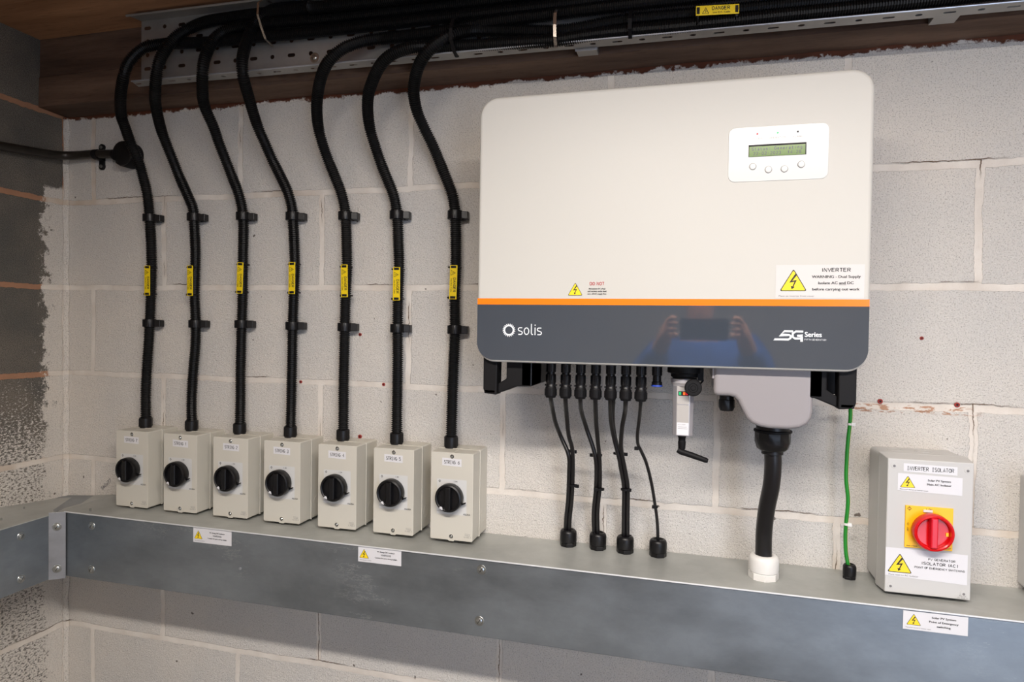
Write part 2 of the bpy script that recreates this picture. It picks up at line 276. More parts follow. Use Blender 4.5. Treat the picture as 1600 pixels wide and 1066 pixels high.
class MB:
    def __init__(s): s.v = []; s.f = []; s.mi = []; s.sm = []; s.mats = []
    def _m(s, m):
        m = M_[m] if isinstance(m, str) else m
        if m not in s.mats: s.mats.append(m)
        return s.mats.index(m)
    def add(s, vs, fs, m, smooth=False):
        b = len(s.v); k = s._m(m); s.v += [tuple(v) for v in vs]
        for f in fs: s.f.append(tuple(b+i for i in f)); s.mi.append(k); s.sm.append(smooth)
        return s
    def poly(s, pts, m): return s.add(pts, [tuple(range(len(pts)))], m)
    def box(s, x0, x1, y0, y1, z0, z1, m):
        v = [(x, y, z) for z in (z0, z1) for y in (y0, y1) for x in (x0, x1)]
        return s.add(v, [(0, 2, 3, 1), (4, 5, 7, 6), (0, 1, 5, 4), (2, 6, 7, 3), (0, 4, 6, 2), (1, 3, 7, 5)], m)
    def hexa(s, v, m):   # eight corners ordered like box()
        return s.add(v, [(0, 2, 3, 1), (4, 5, 7, 6), (0, 1, 5, 4), (2, 6, 7, 3), (0, 4, 6, 2), (1, 3, 7, 5)], m)
    def frustum(s, x0, x1, z0, z1, ya, yb, inset, m):   # rectangle in xz at ya, smaller by inset at yb
        v = [(x0, ya, z0), (x1, ya, z0), (x0+inset, yb, z0+inset), (x1-inset, yb, z0+inset), (x0, ya, z1), (x1, ya, z1), (x0+inset, yb, z1-inset), (x1-inset, yb, z1-inset)]
        return s.hexa(v, m)
    def lathe(s, prof, c, m, axis='z', seg=28, smooth=True, caps=True):
        vs = []; fs = []
        for r, h in prof:
            for i in range(seg):
                a = 2*PI*i/seg; p, q = r*math.cos(a), r*math.sin(a)
                if axis == 'z': v = (c[0]+p, c[1]+q, c[2]+h)
                elif axis == 'y': v = (c[0]+p, c[1]+h, c[2]+q)
                else: v = (c[0]+h, c[1]+p, c[2]+q)
                vs.append(v)
        for j in range(len(prof)-1):
            for i in range(seg):
                a, b = j*seg+i, j*seg+(i+1) % seg; fs.append((a, b, b+seg, a+seg))
        if caps: fs.append(tuple(range(seg-1, -1, -1))); fs.append(tuple((len(prof)-1)*seg+i for i in range(seg)))
        return s.add(vs, fs, m, smooth)
    def sweep(s, P, R, m, seg=14, caps=True, smooth=True):
        P = [Vector(p) for p in P]; n = len(P); R = R if isinstance(R, list) else [R]*n
        T = [(P[min(i+1, n-1)]-P[max(i-1, 0)]).normalized() for i in range(n)]
        up = Vector((0, 1, 0)) if abs(T[0].y) < 0.9 else Vector((1, 0, 0))
        N = (up - T[0]*up.dot(T[0])).normalized(); vs = []; fs = []
        for i in range(n):
            N = (N - T[i]*N.dot(T[i])).normalized(); Bn = T[i].cross(N)
            for k in range(seg):
                a = 2*PI*k/seg; vs.append(P[i] + (N*math.cos(a)+Bn*math.sin(a))*R[i])
        for j in range(n-1):
            for i in range(seg):
                a, b = j*seg+i, j*seg+(i+1) % seg; fs.append((a, b, b+seg, a+seg))
        if caps: fs.append(tuple(range(seg-1, -1, -1))); fs.append(tuple((n-1)*seg+i for i in range(seg)))
        return s.add(vs, fs, m, smooth)
    def ext(s, p2, y0, y1, m, smooth=False):   # extrude an xz outline along y
        n = len(p2); vs = [(x, y0, z) for x, z in p2] + [(x, y1, z) for x, z in p2]
        fs = [tuple(range(n)), tuple(range(2*n-1, n-1, -1))] + [(i, n+i, n+(i+1) % n, (i+1) % n) for i in range(n)]
        return s.add(vs, fs, m, smooth)
    def extx(s, p2, x0, x1, m):   # extrude a yz outline along x
        n = len(p2); vs = [(x0, y, z) for y, z in p2] + [(x1, y, z) for y, z in p2]
        fs = [tuple(range(n)), tuple(range(2*n-1, n-1, -1))] + [(i, n+i, n+(i+1) % n, (i+1) % n) for i in range(n)]
        return s.add(vs, fs, m)
    def rrect(s, x0, x1, z0, z1, r, y, m, n=6): return s.poly([(x, y, z) for x, z in rr(x0, x1, z0, z1, r, n)], m)
    def text(s, t, x, z, size, y, m='ink', al='c', xs=1.0, bold=False, rot=0.0, mono=None, skew=0.0):
        """text on a plane facing -y; size = cap height in mm"""
        k = size/0.72
        if all(ch in ST or ch == ' ' for ch in t) and (mono or t.upper() == t) and not skew:
            q = size/6.0; wd = size*(0.19 if bold else 0.13); c_, s_ = math.cos(rot), math.sin(rot)
            adv = {'I': 3.0, 'W': 6.8, 'M': 6.0, ' ': 3.2, '-': 5, ':': 3.4, '(': 3.2, ')': 3.6, '1': 4.4}
            pos = []; cur = 0.0
            for ch in t:
                a_ = mono/(q*xs) if mono else adv.get(ch, 5.6)
                o_ = (a_-4)/2-.2 if mono else (-1.2 if ch == 'I' else 0)
                pos.append(cur+o_); cur += a_
            tot = (cur - (1.6 if not mono else 0))*q*xs; x0 = {'l': 0, 'c': -tot/2, 'r': -tot}[al]
            for ch, p0 in zip(t, pos):
                pl_ = list(ST.get(ch, []))
                if mono and ch == 'I': pl_ += [[(.7, 6), (3.3, 6)], [(.7, 0), (3.3, 0)]]
                for j_, pl in enumerate(pl_):
                    P = [(x0+(p0+a_)*q*xs, b_*q-size*0.5) for a_, b_ in pl]; P = [(x+a_*c_-b_*s_, z+a_*s_+b_*c_) for a_, b_ in P]
                    s.ribbon(P, wd, y-.04*j_, m)
            return s
        if mono:
            n = len(t); x0 = x-(n-1)*mono/2 if al == 'c' else x
            for i, ch in enumerate(t):
                if ch != ' ': s.text(ch, x0+i*mono, z, size, y, m, 'c', xs, bold)
            return s
        vs, fs = glyphs(t, bold)
        if not vs: return s
        lo, hi = min(v[0] for v in vs), max(v[0] for v in vs)
        o = {'l': -lo, 'c': -(lo+hi)/2, 'r': -hi}[al]; c, sn = math.cos(rot), math.sin(rot); out = []
        for a, b in vs:
            a = ((a+o)*k*xs + b*k*skew); b = b*k - size*0.5
            out.append((x + a*c - b*sn, y, z + a*sn + b*c))
        if bold: s.add([(v[0]+size*.05, v[1]-.04, v[2]) for v in out], fs, m); s.add([(v[0]-size*.04, v[1]-.08, v[2]+size*.02) for v in out], fs, m)
        return s.add(out, fs, m)
    def ribbon(s, pts, w, y, m, closed=False):
        """flat stroke in the xz plane"""
        P = [Vector(p) for p in pts]; n = len(P); vs = []
        for i in range(n):
            a = P[(i-1) % n] if (closed or i > 0) else P[i]; b = P[(i+1) % n] if (closed or i < n-1) else P[i]
            t = (b-a).normalized(); q = Vector((-t.y, t.x))
            d1 = (P[i]-a).normalized() if (P[i]-a).length > 1e-6 else t
            k = 1/max(0.5, abs(t.dot(d1)))
            vs += [(P[i].x+q.x*w/2*k, y, P[i].y+q.y*w/2*k), (P[i].x-q.x*w/2*k, y, P[i].y-q.y*w/2*k)]
        fs = [(2*i, 2*i+1, (2*i+3) % (2*n), (2*i+2) % (2*n)) for i in range(n if closed else n-1)]
        return s.add(vs, fs, m)
    def triangle(s, x, z, w, y, rim='ink'):
        """yellow high-voltage warning triangle, w wide, standing on z"""
        h = w*0.87
        def tri(g, r):
            c = [(x-w/2+g*1.73, z+g), (x+w/2-g*1.73, z+g), (x, z+h-g*2)]; out = []
            for i in range(3):
                p = Vector(c[i]); a = (Vector(c[i-1])-p).normalized(); b = (Vector(c[(i+1) % 3])-p).normalized()
                for t in (0, .25, .5, .75, 1):
                    q0 = p+a*r; q1 = p+b*r; out.append(tuple(q0*(1-t)**2 + p*2*t*(1-t) + q1*t*t))
            return out
        s.poly([(a, y, b) for a, b in tri(0, w*.09)], rim); s.poly([(a, y-.12, b) for a, b in tri(w*.030, w*.06)], 'yel')
        k = w/40.0; B = [(2.5, 27), (-6, 13.2), (1.5, 14.6), (-1.2, 7.5), (-3.6, 8.3), (-2.2, 2.8), (2.2, 6.4), (0.4, 7.0), (5.0, 17.4), (-1.6, 16.2), (5.6, 25.6)]
        s.add([(x+a*k, y-.24, z+b*k) for a, b in B], [(0, 1, 9, 10), (1, 2, 8, 9), (2, 3, 7, 8), (3, 4, 5, 6, 7)], 'ink')
        return s
    def build(s, name, parent=None, bevel=0, seg=2, rel=None, sharp=35, recalc=True):
        me = bpy.data.meshes.new(name)
        o = rel if rel is not None else (0, 0, 0)
        me.from_pydata([((v[0]-o[0])/1000, (v[1]-o[1])/1000, (v[2]-o[2])/1000) for v in s.v], [], s.f)
        for m in s.mats: me.materials.append(m)
        me.polygons.foreach_set('material_index', s.mi); me.polygons.foreach_set('use_smooth', s.sm)
        if recalc:
            bm = bmesh.new(); bm.from_mesh(me); bmesh.ops.recalc_face_normals(bm, faces=bm.faces); bm.to_mesh(me); bm.free()
        if any(s.sm): me.set_sharp_from_angle(angle=math.radians(sharp))
        ob = bpy.data.objects.new(name, me); COL.objects.link(ob)
        if parent is not None: ob.parent = parent
        if bevel:
            b = ob.modifiers.new('edge', 'BEVEL'); b.width = bevel/1000; b.segments = seg; b.limit_method = 'ANGLE'; b.angle_limit = math.radians(40)
            b.harden_normals = False
        return ob
def rr(x0, x1, z0, z1, r, n=6):
    out = []
    for cx, cz, a0 in ((x1-r, z1-r, 0), (x0+r, z1-r, PI/2), (x0+r, z0+r, PI), (x1-r, z0+r, 3*PI/2)):
        for i in range(n+1):
            a = a0 + PI/2*i/n; out.append((cx+r*math.cos(a), cz+r*math.sin(a)))
    return out
def wl(p): return Vector((p[0]/1000, p[1]/1000, (p[2]+Z0)/1000))
def tag(o, label, cat, group=None):
    o['label'] = label; o['category'] = cat
    if group: o['group'] = group
    return o
class Thing:
    """an Empty at a thing's base; parts are given in room millimetres"""
    def __init__(s, name, label, cat, loc, group=None, local=False):
        s.o = bpy.data.objects.new(name, None); s.o.empty_display_size = 0.03; COL.objects.link(s.o); s.o.location = wl(loc)
        tag(s.o, label, cat, group); s.loc = loc; s.local = local
    def part(s, name, mb, parent=None, label=None, **k):
        p = mb.build(name, parent or s.o, rel=(0, 0, 0) if s.local else s.loc, **k)
        if label: p['label'] = label
        return p
def struct(name, mb, **k):
    o = mb.build(name, None, **k); o.location.z = Z0/1000; o['kind'] = 'structure'
    return o
def dup(root, loc, label):
    r = root.copy(); COL.objects.link(r); r.location = wl(loc); r['label'] = label
    for ch in list(root.children):
        c = ch.copy(); COL.objects.link(c); c.parent = r
        for g in list(ch.children):
            d = g.copy(); COL.objects.link(d); d.parent = c
    return r
def smooth_path(P, step):
    """Catmull-Rom through P, resampled every `step` mm"""
    P = [Vector(p) for p in P]; Q = [P[0]*2-P[1]] + P + [P[-1]*2-P[-2]]; D = []
    for i in range(1, len(Q)-2):
        a, b, c, d = Q[i-1:i+3]; n = max(4, int((c-b).length/4))
        for k in range(n):
            t = k/n; D.append(0.5*((2*b)+(c-a)*t+(2*a-5*b+4*c-d)*t*t+(3*b-a-3*c+d)*t**3))
    D.append(P[-1]); out = [D[0]]; acc = 0.0
    for a, b in zip(D, D[1:]):
        L = (b-a).length
        if L < 1e-9: continue
        pos = step-acc
        while pos <= L: out.append(a.lerp(b, pos/L)); pos += step
        acc = L-(pos-step)
    return out
def holed_plate(mb, outline, holes, to3, m):
    """flat plate with real holes: outline and holes as 2D loops, to3 maps them into the room"""
    bm = bmesh.new(); es = []
    for lp in [outline]+holes:
        vs = [bm.verts.new((p[0], p[1], 0)) for p in lp]
        es += [bm.edges.new((vs[i], vs[(i+1) % len(vs)])) for i in range(len(vs))]
    bmesh.ops.triangle_fill(bm, use_beauty=True, use_dissolve=False, edges=es)
    bm.verts.index_update()
    mb.add([to3(v.co.x, v.co.y) for v in bm.verts], [tuple(v.index for v in f.verts) for f in bm.faces], m); bm.free()

# ------------------------------------------------------------------ the room
XR, YF = 3800, -3200
zf, zc = -Z0, 402
WB = MB(); WB.box(0, XR, 0, 100, zf, zc, 'wall')
def struct_w(name, mb, **k):
    """walls keep world-aligned object coordinates for their block pattern"""
    for i, v in enumerate(mb.v): mb.v[i] = (v[0], v[1], v[2]+Z0)
    o = mb.build(name, None, **k); o['kind'] = 'structure'; return o
wall_back = struct_w('wall_back', WB)
struct_w('wall_left', MB().box(-100, 0, YF, 100, zf, zc, 'wall_l'))
wf = MB(); wf.box(-100, 2650, YF-100, YF, zf, zc, 'wall'); wf.box(3650, XR+100, YF-100, YF, zf, zc, 'wall'); wf.box(2650, 3650, YF-100, YF, 230, zc, 'wall')
struct_w('wall_front', wf)
struct_w('wall_right', MB().box(XR, XR+100, YF, 100, zf, zc, 'wall'))
df = MB(); df.box(2600, 2650, YF-60, YF+20, zf, 280, 'frame'); df.box(3650, 3700, YF-60, YF+20, zf, 280, 'frame'); df.box(2600, 3700, YF-60, YF+20, 230, 280, 'frame')
struct('trim_2', df, bevel=3)
struct('floor', MB().box(-100, XR+100, YF-100, 100, zf-100, zf, 'floor'))
struct('ceiling', MB().box(-100, XR+100, YF-100, 100, zc, zc+60, 'ceil'))
# dark timber lintel under the ceiling, with a rough underside
lt = MB(); N = 60; pts = []
prof = [(0, 229), (-78, 232), (-78, 305), (-74, 309), (-74, zc), (0, zc)]
for i in range(N+1):
    x = 1+ (XR-1)*i/N; w = [random.uniform(-1.6, 1.6) for _ in prof]
    pts += [(x, y+(w[j] if 0 < j < 4 else 0), z+(w[j] if j < 2 else 0)) for j, (y, z) in enumerate(prof)]
k = len(prof); fs = [(i*k+j, i*k+(j+1) % k, (i+1)*k+(j+1) % k, (i+1)*k+j) for i in range(N) for j in range(k)] + [tuple(range(k)), tuple(N*k+j for j in range(k-1, -1, -1))]
lt.add(pts, fs, 'beam'); struct('trim_1', lt)
# mortar fillet run down the corner
cf = MB(); cf.sweep([(3+1.5*math.sin(i*1.7), -3, 226-i*40) for i in range(50)], [8+2*math.sin(i*2.3) for i in range(50)], 'wall', seg=8)
for i, v in enumerate(cf.v): cf.v[i] = (v[0], v[1], v[2]+Z0)
o = cf.build('trim_3', None); o['kind'] = 'structure'

# ceiling strip fittings (out of view, they carry the light)
for x, y, lab in ((1720, -1360, 'long white strip light on the ceiling just in front of the inverter'), (1900, -2600, 'long white strip light on the ceiling at the back of the room')):
    t = Thing('strip_lamp', lab, 'lamp', (x, y, zc), 'ceiling strip lights')
    t.part('lamp_body', MB().box(x-780, x+780, y-60, y+60, zc-42, zc, 'lampbody'), bevel=4)
    t.part('diffuser', MB().box(x-760, x+760, y-45, y+45, zc-50, zc-42, 'tube'))

# ------------------------------------------------------------------ galvanised trunking along both walls
def ztop(x): return -763 - 0.0035*(x-200)
D = 163
t = Thing('metal_trunking', 'long galvanised steel trunking along the back wall under all the isolators', 'trunking', (1200, 0, -918))
X0, X1 = 166, 2700
b = MB(); b.hexa([(X0, 0-1, ztop(X0)-154), (X1, -1, ztop(X1)-154), (X0, -D, ztop(X0)-154), (X1, -D, ztop(X1)-154), (X0, -1, ztop(X0)-2), (X1, -1, ztop(X1)-2), (X0, -D, ztop(X0)-2), (X1, -D, ztop(X1)-2)], 'galv')
t.part('channel', b, bevel=1.5)
b = MB(); zt = ztop
b.hexa([(X0, -1, zt(X0)-2), (X1, -1, zt(X1)-2), (X0, -D-1.6, zt(X0)-2), (X1, -D-1.6, zt(X1)-2), (X0, -1, zt(X0)), (X1, -1, zt(X1)), (X0, -D-1.6, zt(X0)), (X1, -D-1.6, zt(X1))], 'galv_lid')
lid = t.part('lid', b, bevel=0.9)
b = MB(); b.sweep([(X0+18, -D-1.4, zt(X0)-0.4), (X1, -D-1.4, zt(X1)-0.4)], 1.6, 'edge', seg=10); t.part('folded_edge', b, label='folded edge with painted highlight')
def pan_screw(x, z, y=-D):
    b = MB(); b.lathe([(9.5, 0), (9.5, -0.8), (8.8, -1.5), (6.6, -1.6), (6.4, -1.1)], (x, y, z), 'screw', 'y', 24)
    b.lathe([(5.6, -0.9), (5.6, -2.6), (4.2, -3.4), (0.01, -3.6)], (x, y, z), 'screw', 'y', 20)
    a = 1.0; c, s_ = math.cos(a), math.sin(a)
    b.hexa([(x+u*c-w*s_, yy, z+u*s_+w*c) for w in (-.6, .6) for yy in (y-3.7, y-3.2) for u in (-5, 5)], 'dark'); return b
for x, z in ((264, -790), (263, -893), (1223, -787), (1220, -889)): t.part('screw', pan_screw(x, z))
b = MB(); b.lathe([(3.4, 0), (3.0, -1.0), (0.01, -1.4)], (670, -D, -846), 'galv_b', 'y', 12); t.part('rivet', b)
b = MB(); b.lathe([(2.2, 0), (2.2, 7), (0.01, 8)], (236, -142, ztop(236)), 'screw', 'z', 10); t.part('screw_tip', b)
# warning labels stuck to the front of the trunking
def dc_label(x0, x1, zt_, skew):
    b = MB(); y = -D-0.6; zb = zt_-32.5
    b.poly([(x0, y, zt_), (x1, y, zt_+skew), (x1, y, zb+skew), (x0, y, zb)], 'label')
    b.triangle(x0+13.5, zb+8, 22, y-.12)
    cx = x0+63
    b.text('PV Array DC isolator', cx, zt_-8.0, 3.2, y-.3, 'ink', bold=True); b.text('WARNING', cx, zt_-14.4, 3.6, y-.3, 'ink', bold=True)
    b.text('Contains live parts during daylight', cx, zt_-20.6, 2.6, y-.3, 'ink', bold=True); b.text('Place adjacent to isolator', x0+4, zb+4.5, 1.9, y-.3, 'inkg', 'l'); return b
t.part('warning_label', dc_label(548, 648, -766.5, 0), label='white warning label below the STRING 1 and STRING 2 isolators')
t.part('warning_label', dc_label(955, 1052, -766.5, 0), label='white warning label below the STRING 4 and STRING 5 isolators')
b = MB(); y = -D-.6; x0, x1, za = 1963, 2058, -773; zb = za-31
b.poly([(x0, y, za), (x1, y, za), (x1, y, zb), (x0, y, zb)], 'label'); b.triangle(x0+16, zb+8, 22, y-.12)
b.text('Solar PV System', x0+60, za-7, 3.4, y-.3, 'ink', xs=1.15, bold=True); b.text('Point of Emergency', x0+60, za-14, 3.4, y-.3, 'ink', xs=1.15, bold=True); b.text('switching', x0+60, za-21, 3.4, y-.3, 'ink', xs=1.15, bold=True)
b.text('Place at or nearest to inverter supply', x0+4, zb+4, 1.8, y-.3, 'inkg', 'l'); t.part('warning_label', b, label='white emergency switching label below the inverter isolator')

t = Thing('metal_trunking', 'short galvanised steel trunking along the left wall, meeting the corner', 'trunking', (80, -700, -920))
zl = lambda y: -768 + 0.006*(y+163)
b = MB(); b.hexa([(1, -1500, zl(-1500)-154), (D, -1500, zl(-1500)-154), (1, -1, -921), (D-0, -1, -919), (1, -1500, zl(-1500)-2), (D, -1500, zl(-1500)-2), (1, -1, -778), (D, -1, -766)], 'galv')
t.part('channel', b, bevel=1.5)
b = MB(); vs = [(1, -1500, zl(-1500)-1), (D+1.6, -1500, zl(-1500)-1), (D+1.6, -D, -767), (X0, -D-1.6, ztop(X0)), (X0, -1, ztop(X0)), (60, -1, -775), (1, -1, -781), (1, -90, -774), (1, -180, -765)]
n = len(vs); b.add(vs+[(x, y, z-2) for x, y, z in vs], [(0, 1, 2, 8), (8, 2, 7), (7, 2, 5, 6), (2, 3, 4, 5)] + [tuple(n+i for i in f[::-1]) for f in [(0, 1, 2, 8), (8, 2, 7), (7, 2, 5, 6), (2, 3, 4, 5)]] + [(i, (i+1) % n, n+(i+1) % n, n+i) for i in range(n)], 'galv_lid')
t.part('lid', b)
b = MB()
for z in (-797, -894):
    mb = pan_screw(0, z, 0); mb.v = [(D-v[1], -253+v[0], v[2]) for v in mb.v]; t.part('screw', mb)
for x, y in ((60, -165), (100, -250)):
    b = MB(); b.lathe([(2.2, 0), (2.2, 6), (0.01, 7)], (x, y, -768), 'screw', 'z', 10); t.part('screw_tip', b)
# folded joint strap across the inside corner of the two lengths
t = Thing('corner_strap', 'bright steel strap bridging the corner joint of the trunking, two screws', 'bracket', (166, -166, -920))
b = MB(); w = 17
pl = [(D-2+0, -D-26), (D+8, -D-10), (D+26, -D-3)]
def strap(x0, y0, x1, y1, z0, z1, th=2.2):
    nx, ny = (y1-y0), -(x1-x0); L = math.hypot(nx, ny); nx, ny = nx/L*th, ny/L*th
    return [(x0, y0, z0), (x1, y1, z0), (x0+nx, y0+ny, z0), (x1+nx, y1+ny, z0), (x0, y0, z1), (x1, y1, z1), (x0+nx, y0+ny, z1), (x1+nx, y1+ny, z1)]
P0, P1 = (D-1, -D-23), (D+26, -D-2)
b.hexa(strap(*P0, *P1, -921, -762), 'galv_b'); t.part('strap_plate', b, bevel=.6)
ang = math.atan2(P1[1]-P0[1], P1[0]-P0[0])
for z in (-796, -896):
    mb = pan_screw(0, z, -2.2); cx, cy = (P0[0]+P1[0])/2, (P0[1]+P1[1])/2
    mb.v = [(cx+v[0]*math.cos(ang)-v[1]*math.sin(ang), cy+v[0]*math.sin(ang)+v[1]*math.cos(ang), v[2]) for v in mb.v]; t.part('screw', mb)

# ------------------------------------------------------------------ perforated cable tray on the lintel
def ztray(x): return 243 - 0.0096*(x-350)
t = Thing('cable_tray', 'galvanised perforated cable tray fixed to the lintel, full of black conduits', 'tray', (352, -110, 243))
TX0, TX1 = 352, 2700
def oval(cx, cz, w, h, n=5):
    r = h/2; o = []
    for sx, a0 in ((1, -PI/2), (-1, PI/2)):
        for i in range(n+1):
            a = a0+PI*i/n; o.append((cx+sx*(w/2-r)+r*math.cos(a), cz+r*math.sin(a)))
    return o
holes = []; i = 0; x = TX0+18
while x < TX1-20:
    for row, dz in ((1, 9), (0, 40), (1, 72), (1, 104), (0, 134)):
        holes.append(oval(x, dz, 19, 8) if (i+row) % 2 == 0 else oval(x, dz, 10, 9.8))
    x += 48; i += 1
b = MB(); holed_plate(b, [(TX0, 0), (TX1, 0), (TX1, 152), (TX0, 152)], [h for h in holes if h[0][0] < 2300], lambda x, z: (x, -112, ztray(x)+z), 'tray')
holes = []; i = 0; x = TX0+10
while x < TX1-20:
    holes.append(oval(x, -16, 19, 6) if i % 2 == 0 else oval(x, -16, 11, 8)); x += 46; i += 1
b2 = MB(); holed_plate(b2, [(TX0-8, 0), (TX1, 0), (TX1, -31), (TX0+4, -31)], [h for h in holes if h[0][0] < 2500], lambda x, y: (x, -112+y, ztray(x)), 'tray')
t.part('back_plate', b)
b2.sweep([(TX0+4, -145, ztray(TX0)+.5), (TX1, -145, ztray(TX1)+.5)], 1.8, 'galv_b', seg=10)
t.part('lower_flange', b2)
b = MB(); f = lambda x: ztray(x)+152
b.add([(TX0, -112, f(TX0)), (TX1, -112, f(TX1)), (TX1, -145, f(TX1)), (TX0-8, -145, f(TX0))], [(0, 1, 2, 3)], 'tray')
b.sweep([(TX0-10, -145, f(TX0)-1), (TX1, -145, f(TX1)-1)], 2.8, 'tray', seg=10)
t.part('upper_flange', b)
b = MB(); b.lathe([(11, 0), (11, -1), (6, -1.6), (5.6, -3), (4, -4.2), (0.01, -4.6)], (812, -112, 268), 'screw', 'y', 20); t.part('screw', b)
for xx, lab in ((1404, 'steel strut bracket behind the cable tray above the inverter logo side'), (2020, 'steel strut bracket behind the cable tray near its right end')):
    s = Thing('strut_bracket', lab, 'bracket', (xx, -80, 225), 'brackets holding the tray off the lintel')
    b = MB(); b.box(xx-20, xx+20, -111, -80, 234-(2 if xx > 2000 else 0)-4, 385, 'tray'); b.ribbon([(xx-20, 300), (xx-20, 229), (xx+20, 229), (xx+20, 300)], 2.2, -111.3, 'galv_b'); s.part('strut', b, bevel=1)

# ------------------------------------------------------------------ the seven DC isolators
def make_isolator(name_no, cx):
    t = Thing('string_isolator', '', 'isolator switch', (cx, 0, -758), 'seven grey string isolators', local=True)
    b = MB(); b.ext(rr(-47, 47, 0, 184, 3, 3), 0, -50, 'grey'); t.part('back_box', b, bevel=1.2)
    # pale parting line, then the deep lid with its notched screw channels top and bottom
    b = MB(); out = [(-47, 2), (-47, 182), (-45, 184), (45, 184), (47, 182), (47, 2), (45, 0)]
    notch = [(7, 0), (5, -2.2), (-5, -2.2), (-7, 0)]
    out = out + notch + [(-45, 0)]
    b.ext(out, -51.5, -96, 'grey')
    b.box(-48.2, 48.2, -52.4, -49.8, -.8, 185, 'grey')
    b.box(-1.2, 1.2, -94, -52, 183.9, 184.9, 'grey')
    lid = t.part('lid', b, bevel=1.0)
    for z in (8, 176):
        b = MB(); b.lathe([(5.0, -.15), (5.0, -.5), (4.2, -.6)], (0, -96, z), 'grey', 'y', 20); b.lathe([(4.2, -.62), (.01, -.63)], (0, -96, z), 'dark', 'y', 18)
        b.lathe([(3.0, -.64), (2.2, -1.4), (.01, -1.5)], (-0.4, -96, z-0.4), 'screw', 'y', 14); t.part('lid_screw', b)
    b = MB(); b.lathe([(13, 0), (13, .35), (12, .35), (12, .1)], (47, -27, 36), 'grey', 'x', 24); t.part('knockout', b)
    b = MB(); b.lathe([(14, 0), (14, .5), (12.5, .5), (12.5, .1)], (22, -24, 184), 'grey', 'z', 24); t.part('knockout', b)
    b = MB(); y = -96.25; b.rrect(-33, 33, 54, 128, 2, y, 'panel')
    b.text('0', -27, 123, 3.4, y-.2, 'ink'); b.ribbon([(-29.4, 123), (-27, 125.8), (-24.6, 123), (-27, 120.2)], .5, y-.2, 'ink', True)
    b.text('I', 5, 124, 3.6, y-.2, 'ink'); b.text('ON', 10, 124, 2.6, y-.2, 'ink', bold=True)
    b.ribbon([(-33, 60), (-18, 60)], .5, y-.2, 'ink'); b.text('KG20A', 34, 56.5, 3.2, y-.2, 'ink', bold=True)
    t.part('dial_plate', b); b = MB()
    b.text('Technik', 36, 13, 2.6, y, 'inkg'); b.text('CLASS II', 36, 9, 2.6, y, 'inkg'); b.ribbon([(30, 15.6), (42, 15.6)], .4, y, 'inkg')
    t.part('lettering', b)
    # rotary handle, grip upright
    b = MB(); c = (-1, -96, 92)
    b.lathe([(26, -.4), (26, -4), (29, -4.5), (29.5, -6), (29.5, -17), (28.5, -20), (25.5, -21.5), (24, -20.5), (23.5, -14), (.01, -13)], c, 'black', 'y', 48)
    kn = t.part('rotary_knob', b)
    b = MB(); b.frustum(-8.5, 6.5, 92-25, 92+25, -96-12, -96-24, 1.4, 'black'); t.part('grip', b, kn, bevel=2.2, seg=3)
    b = MB(); yy = -96-21.8
    b.poly([(-20, yy, 71.6), (-11.6, yy, 67.4), (-12.5, yy, 73.8), (-15.5, yy, 75.2)], 'label'); t.part('pointer_mark', b, kn)
    b = MB(); b.hexa([(26, -102, 78), (34, -102, 82), (26, -107, 78), (34, -107, 82), (25, -102, 80.5), (33, -102, 84), (25, -107, 80.5), (33, -107, 84)], 'black'); t.part('lock_tab', b, kn)
    return t.o
ISO = [('7', 312), ('1', 452), ('2', 591), ('3', 727), ('4', 866), ('5', 1001), ('6', 1134)]
place = {'7': 'leftmost of the seven, nearest the corner', '1': 'second from the corner', '2': 'third from the corner', '3': 'middle one of the seven',
         '4': 'third from the inverter end', '5': 'second from the inverter end', '6': 'rightmost of the seven, nearest the inverter'}
iso0 = make_isolator('7', 312); first = True; ISO_O = {}
ORD = {'7': 'leftmost', '1': 'second from left', '2': 'third from left', '3': 'middle', '4': 'third from right', '5': 'second from right', '6': 'rightmost'}
for no, cx in ISO:
    lab = 'grey isolator box labelled STRING %s with black knob, %s' % (no, place[no])
    o = iso0 if first else dup(iso0, (cx, 0, -758), lab)
    o['label'] = lab; first = False; ISO_O[no] = o
for no, cx in ISO:
    o = ISO_O[no]
    b = MB(); y = -96.3; x0 = {'7': -1, '1': 1, '2': 2}.get(no, 0); zt_ = {'6': 164, '5': 163}.get(no, 162)
    b.poly([(x0-22, y, zt_-7.5), (x0+21, y, zt_-8.5), (x0+21, y, zt_+7.5), (x0-22, y, zt_+8.5)], 'label')
    b.text('STRING %s' % no, x0-.3, zt_, 7.0, y-.25, 'ink', xs=.68, mono=4.35)
    b.build('name_label', o)['label'] = 'white stuck-on label reading STRING %s' % no
